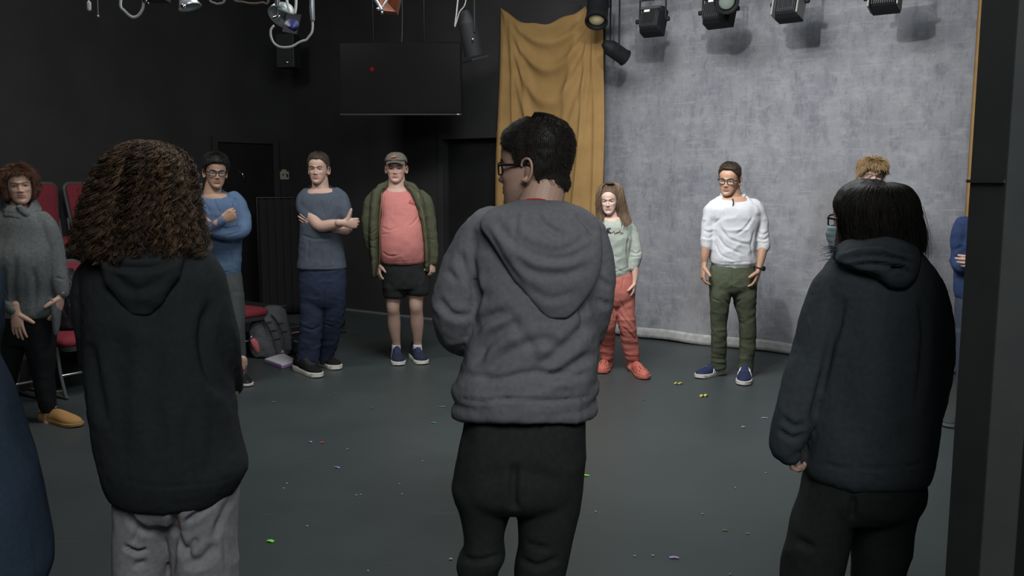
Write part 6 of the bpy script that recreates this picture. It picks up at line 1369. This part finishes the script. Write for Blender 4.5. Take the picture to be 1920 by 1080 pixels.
# ================================================================== backpack, papers, bottle, floor litter
bp_c = G(512, 668)
t = thing('backpack', 'grey school backpack standing on the floor with a pink bottle in its side pocket', 'backpack', (bp_c[0], bp_c[1], 0))
M_bp = mixed('grey_pack_cloth', (.080, .085, .095), (.115, .12, .13), 120, rough=.85, bump=.4, bscale=400, spec=.2)
class BP: d = 7.95
bq = type('Q', (), {'d': 7.95, 'p': lambda self, u, v, dy=0: P(u, v, 7.95 + dy)})()
def bstack(rows, vox=.007, fold=.006, cr=()):
    mb = MB().rings(Person.rows(bq, rows, n=28)); W, F, Nn = remesh(mb, vox, 3); D = carve(W, Nn, cr, 7.6) + fbm(W * 16, 3) * fold; return W + Nn * D[:, None], F
W, F = bstack([(580, 500, 524, .05, 0), (586, 490, 532, .085, 0), (600, 482, 538, .10, 0, 2.8), (630, 476, 545, .115, 0, 2.8), (655, 472, 548, .12, 0, 2.8), (667, 474, 547, .115, 0, 2.8), (670, 480, 542, .10, 0, 2.5)], cr=[([(486, 598), (500, 640), (505, 668)], .012, .010)])
W[:, 2] += .004 - W[:, 2].min(); obj('main_compartment', (W, F), M_bp, t, True)
W, F = bstack([(602, 474, 488, .05, -.08), (615, 468, 498, .07, -.09), (640, 466, 510, .08, -.10), (660, 470, 522, .075, -.10), (668, 476, 522, .065, -.10)]); W[:, 2] += .004 - W[:, 2].min(); obj('side_pocket', (W, F), M_bp, t, True)
def strap(pts, w_=.032, th_=.009):
    return MB().tube([P(u, v, 7.95 + dy) for u, v, dy in pts], w_, th_, side=(1, 0, -.25), n=14, per=6)
o = obj('shoulder_strap', strap([(497, 588, -.09), (503, 600, -.135), (512, 618, -.15), (520, 640, -.15), (524, 662, -.14)]), M_bp, t, True)
o = obj('shoulder_strap', strap([(513, 586, -.09), (524, 598, -.135), (532, 615, -.15), (538, 635, -.15), (541, 655, -.135)]), M_bp, t, True)
mb = MB()
for u, v in ((505, 604), (513, 620), (520, 636), (527, 606), (533, 622)): mb.tube([P(u - 5, v + 1, 7.785), P(u + 5, v - 1, 7.785)], .004, n=6, per=1)
obj('strap_stitch', mb, mat('stitch_dark', (.02, .02, .024), .8), t, True)
mb = MB(); q = [P(526, 661, 7.79), P(533, 661, 7.79), P(530, 655, 7.79)]; mb.add(np.array(q + [x + [0, -.004, 0] for x in q]), [(0, 1, 2), (5, 4, 3), (0, 3, 4, 1), (1, 4, 5, 2), (2, 5, 3, 0)]); obj('pack_emblem', mb, mat('emblem_grey', (.4, .4, .42), .5), t)
obj('orange_tag', MB().tube([P(480, 614, 7.83), P(482, 620, 7.82)], .010, n=8), mat('orange_tag', (.55, .20, .08), .6), t, True)
obj('green_tag', MB().tube([P(486, 634, 7.81), P(488, 640, 7.81)], .012, n=8), mat('dull_green', (.16, .14, .05), .6), t, True)
b = thing('water_bottle', 'pink water bottle with a silver cap leaning in the backpack\'s side pocket', 'bottle', P(476, 645, 7.77))
a0 = P(481, 650, 7.79); a1 = P(470, 631, 7.75); ax = nrm(a1 - a0); L = np.linalg.norm(a1 - a0)
obj('flask', MB().lathe([(0, -.06), (.030, -.06), (.034, -.04), (.034, L * .35), (.026, L * .62), (.018, L * .78), (0, L * .78)], a0, ax, 24), mat('pink_enamel', (.62, .17, .18), .4), b, True)
obj('cap', MB().lathe([(0, L * .78), (.018, L * .78), (.019, L * 1.02), (.012, L * 1.1), (0, L * 1.1)], a0, ax, 20), M_chrome, b, True)
# stack of papers
pg = [G(497, 681), G(528, 692), G(556, 684), G(531, 670)]
c = sum(pg) / 4
o = MB(); q = np.array(pg); o.add(np.concatenate([q + [0, 0, .004], q + [0, 0, .026]]), [(3, 2, 1, 0), (4, 5, 6, 7), (0, 1, 5, 4), (1, 2, 6, 5), (2, 3, 7, 6), (3, 0, 4, 7)])
t = thing('notepad', 'stack of white paper with a lilac lower edge lying before the backpack', 'notepad', (c[0], c[1], 0))
obj('lilac_sheets', o, mat('lilac_paper', (.40, .22, .46), .8), t)
o = MB(); q2 = c + (q - c) * 1.01; o.add(np.concatenate([q2 + [0, 0, .027], q2 + [0, 0, .040]]), [(3, 2, 1, 0), (4, 5, 6, 7), (0, 1, 5, 4), (1, 2, 6, 5), (2, 3, 7, 6), (3, 0, 4, 7)])
obj('white_sheets', o, mixed('white_paper', (.78, .76, .82), (.84, .82, .88), 3, rough=.7, bump=0, spec=.2), t)
# second black bag and clear bottle behind the man in jeans
q = G(566, 668)
t = thing('black_satchel', 'small black bag with a pale zip pull behind the man in navy jeans', 'bag', (q[0], q[1], 0)); bq2 = type('Q', (), {'d': 8.0, 'p': lambda self, u, v, dy=0: P(u, v, 8.0 + dy)})()
mb = MB().rings(Person.rows(bq2, [(640, 548, 590, .06), (645, 542, 600, .09), (662, 540, 606, .10), (668, 546, 604, .09)], n=24)); W, F, Nn = remesh(mb, .009, 3); W = W + Nn * (fbm(W * 14, 2) * .008)[:, None]; W[:, 2] += .003 - W[:, 2].min(); obj('bag_body', (W, F), M_nylon, t, True)
obj('zip_pull', MB().tube([P(547, 644, 7.93), P(552, 640, 7.92), P(558, 641, 7.92)], .006, n=6), M_chrome, t, True)
q = G(590, 672); t = thing('clear_bottle', 'clear plastic bottle seen between the legs of navy jeans', 'bottle', (q[0], q[1], 0)); q = np.array([q[0] + .02, q[1], 0])
obj('bottle_body', MB().lathe([(0, .003), (.030, .003), (.033, .02), (.033, .13), (.030, .15), (.013, .185), (.013, .20), (0, .20)], q, (0, 0, 1), 22), mat('clear_plastic', (.75, .82, .86), .12, 0, .5, **{'Transmission Weight': .75, 'IOR': 1.2}), t, True)
obj('bottle_cap', MB().lathe([(0, .2), (.015, .2), (.015, .218), (0, .218)], q, (0, 0, 1), 16), mat('blue_cap', (.05, .10, .35), .4), t, True)
q = G(593, 677); o = obj('blue_folder', MB().box((q[0], q[1], .012), (.22, .14, .018), .4), mat('royal_blue', (.03, .05, .22), .5), loc=(q[0], q[1], 0.003), bevel=.002); tag(o, 'blue folder on the floor behind the black running shoes', 'folder')
# dark cable tangle by the steps
pts = [G(618, 596, .01), G(640, 612, .02), G(646, 602, .10), G(640, 590, .16), G(628, 588, .12), G(622, 610, .012), G(640, 622, .012), G(648, 622, .012)]
o = obj('floor_cable', MB().tube(pts, .008, n=8), M_bc, loc=(pts[0][0], pts[0][1], 0), smooth=True); tag(o, 'loose dark cable looping on the floor by the man in jeans', 'cable')
# pale blue rag
q = G(24, 768); t = None
mb = MB().rings(Person.rows(type('Q', (), {'d': q[1], 'p': lambda self, u, v, dy=0: P(u, v, q[1] + dy)})(), [(722, 18, 22, .01), (735, 14, 27, .03), (752, 12, 34, .05), (764, 14, 38, .055), (769, 16, 30, .05)], n=20)); W, F, Nn = remesh(mb, .006, 2); W = W + Nn * (fbm(W * 22, 2) * .006)[:, None]; W[:, 2] += .002 - W[:, 2].min()
o = obj('plastic_bag', (W, F), mat('pale_blue_bag', (.10, .16, .19), .5), loc=(q[0], q[1], 0), smooth=True); tag(o, 'crumpled pale blue plastic bag on the floor behind the woman\'s legs', 'bag')
q = G(110, 735, .0); o = obj('paper_scrap', MB().box((q[0], q[1], .006), (.05, .03, .008), .3), mat('scrap_cream', (.3, .28, .22), .8), loc=(q[0], q[1], .002)); tag(o, 'cream scrap under the front red seats beside black leggings', 'paper scrap')
# confetti pieces
conf = [  # u, v, length m, width m, angle, colour, label
 (1272, 720, .052, .016, .05, (.62, .58, .10), 'yellow paper curl on the floor between the coral clogs and the blue trainers', 1),
 (1320, 743, .052, .018, .35, (.62, .58, .10), 'yellow paper curl on the floor below the blue trainers', 1),
 (1325, 687, .018, .010, .2, (.5, .48, .12), 'small yellow piece behind the left blue trainer', 0),
 (1098, 892, .030, .009, -.05, (.20, .85, .06), 'bright green paper strip beside the central man\'s black joggers', 0),
 (507, 1015, .026, .012, -.4, (.25, .85, .08), 'bright green paper strip in the lower left of the floor', 0),
 (632, 877, .028, .009, -.5, (.30, .27, .60), 'lilac paper strip on the open floor left of the central man', 0),
 (582, 829, .018, .008, -.4, (.34, .32, .62), 'pale violet speck left of the red speck', 0),
 (604, 830, .016, .010, .5, (.60, .10, .06), 'tiny red paper piece on the open floor', 0),
 (652, 843, .014, .008, .6, (.08, .34, .24), 'tiny teal piece just below the red paper piece', 0),
 (829, 763, .034, .006, .05, (.06, .33, .25), 'teal paper sliver left of the grey hoodie hem', 0),
 (813, 793, .026, .007, -.2, (.06, .33, .25), 'teal paper curl below the teal sliver near the hoodie hem', 0),
 (513, 754, .018, .008, .1, (.06, .30, .22), 'small teal piece in front of the notepad', 0),
 (629, 738, .014, .008, .1, (.08, .12, .40), 'tiny blue piece nearest the black running shoes', 0),
 (697, 766, .014, .009, .3, (.08, .12, .42), 'tiny blue piece below the navy running shoes', 0),
 (1434, 784, .034, .008, -.2, (.40, .32, .52), 'lilac curled strip beside the charcoal hoodie sleeve', 0),
 (1394, 801, .018, .014, 0, (.20, .34, .32), 'pale aqua dot left of the charcoal sleeve cuff', 0),
 (1264, 1046, .030, .010, -.12, (.42, .30, .62), 'violet paper strip low in the middle of the floor', 0),
 (1207, 750, .012, .008, 0, (.07, .12, .40), 'tiny blue speck below the coral clogs', 0),
 (1237, 719, .012, .006, 0, (.10, .15, .35), 'tiny blue fleck right of the coral clog', 0),
 (1127, 704, .016, .008, 0, (.10, .28, .25), 'tiny teal fleck under the left coral clog', 0),
 (1360, 995, .018, .006, -.2, (.22, .18, .06), 'ochre sliver above the violet strip', 0),
 (845, 1049, .010, .008, 0, (.45, .40, .28), 'cream crumb beside the central man\'s trouser fold', 0),
 (750, 683, .02, .008, .1, (.08, .10, .24), 'blue fleck between the navy running shoes', 0)]
for u, v, L, w_, an, col, lab, curl in conf:
    L *= 1.35; w_ *= 1.35; c = G(u, v, .002); ca, sa = math.cos(an), math.sin(an); n_ = 9
    Pg = np.array([[[c[0] + (i / (n_ - 1) - .5) * L * ca - (j - .5) * w_ * sa, c[1] + (i / (n_ - 1) - .5) * L * sa + (j - .5) * w_ * ca * 1.3, .0035 + (.012 if curl else .003) * math.sin(i / (n_ - 1) * math.pi * (2 if curl else 1)) ** 2] for j in (0, .5, 1)] for i in range(n_)])
    o = obj('confetti_piece', MB().grid(Pg, .0008), mat('paper_%d_%d_%d' % tuple(int(q * 100) for q in col), col, .7), loc=(c[0], c[1], 0), smooth=True); tag(o, lab, 'confetti', 'coloured paper pieces on the floor')
for u, v in ((749, 908), (676, 928), (754, 927), (690, 1071), (532, 916), (538, 907), (792, 865), (1379, 915), (1117, 960), (576, 987), (668, 929), (1097, 862), (1436, 887), (1317, 964), (1402, 1001), (1190, 1043), (1224, 1042), (392, 901), (177, 832), (1369, 1077)):
    c = G(u, v, .002); o = obj('paper_speck', MB().ball((c[0], c[1], .004), (.005 + .003 * rng.rand(), .004, .003), n=8, m=5), mat('speck_white', (.42, .42, .38), .7), loc=(c[0], c[1], 0), smooth=True); tag(o, 'tiny whitish paper speck lying loose on the dark floor', 'confetti', 'tiny white specks on the floor')
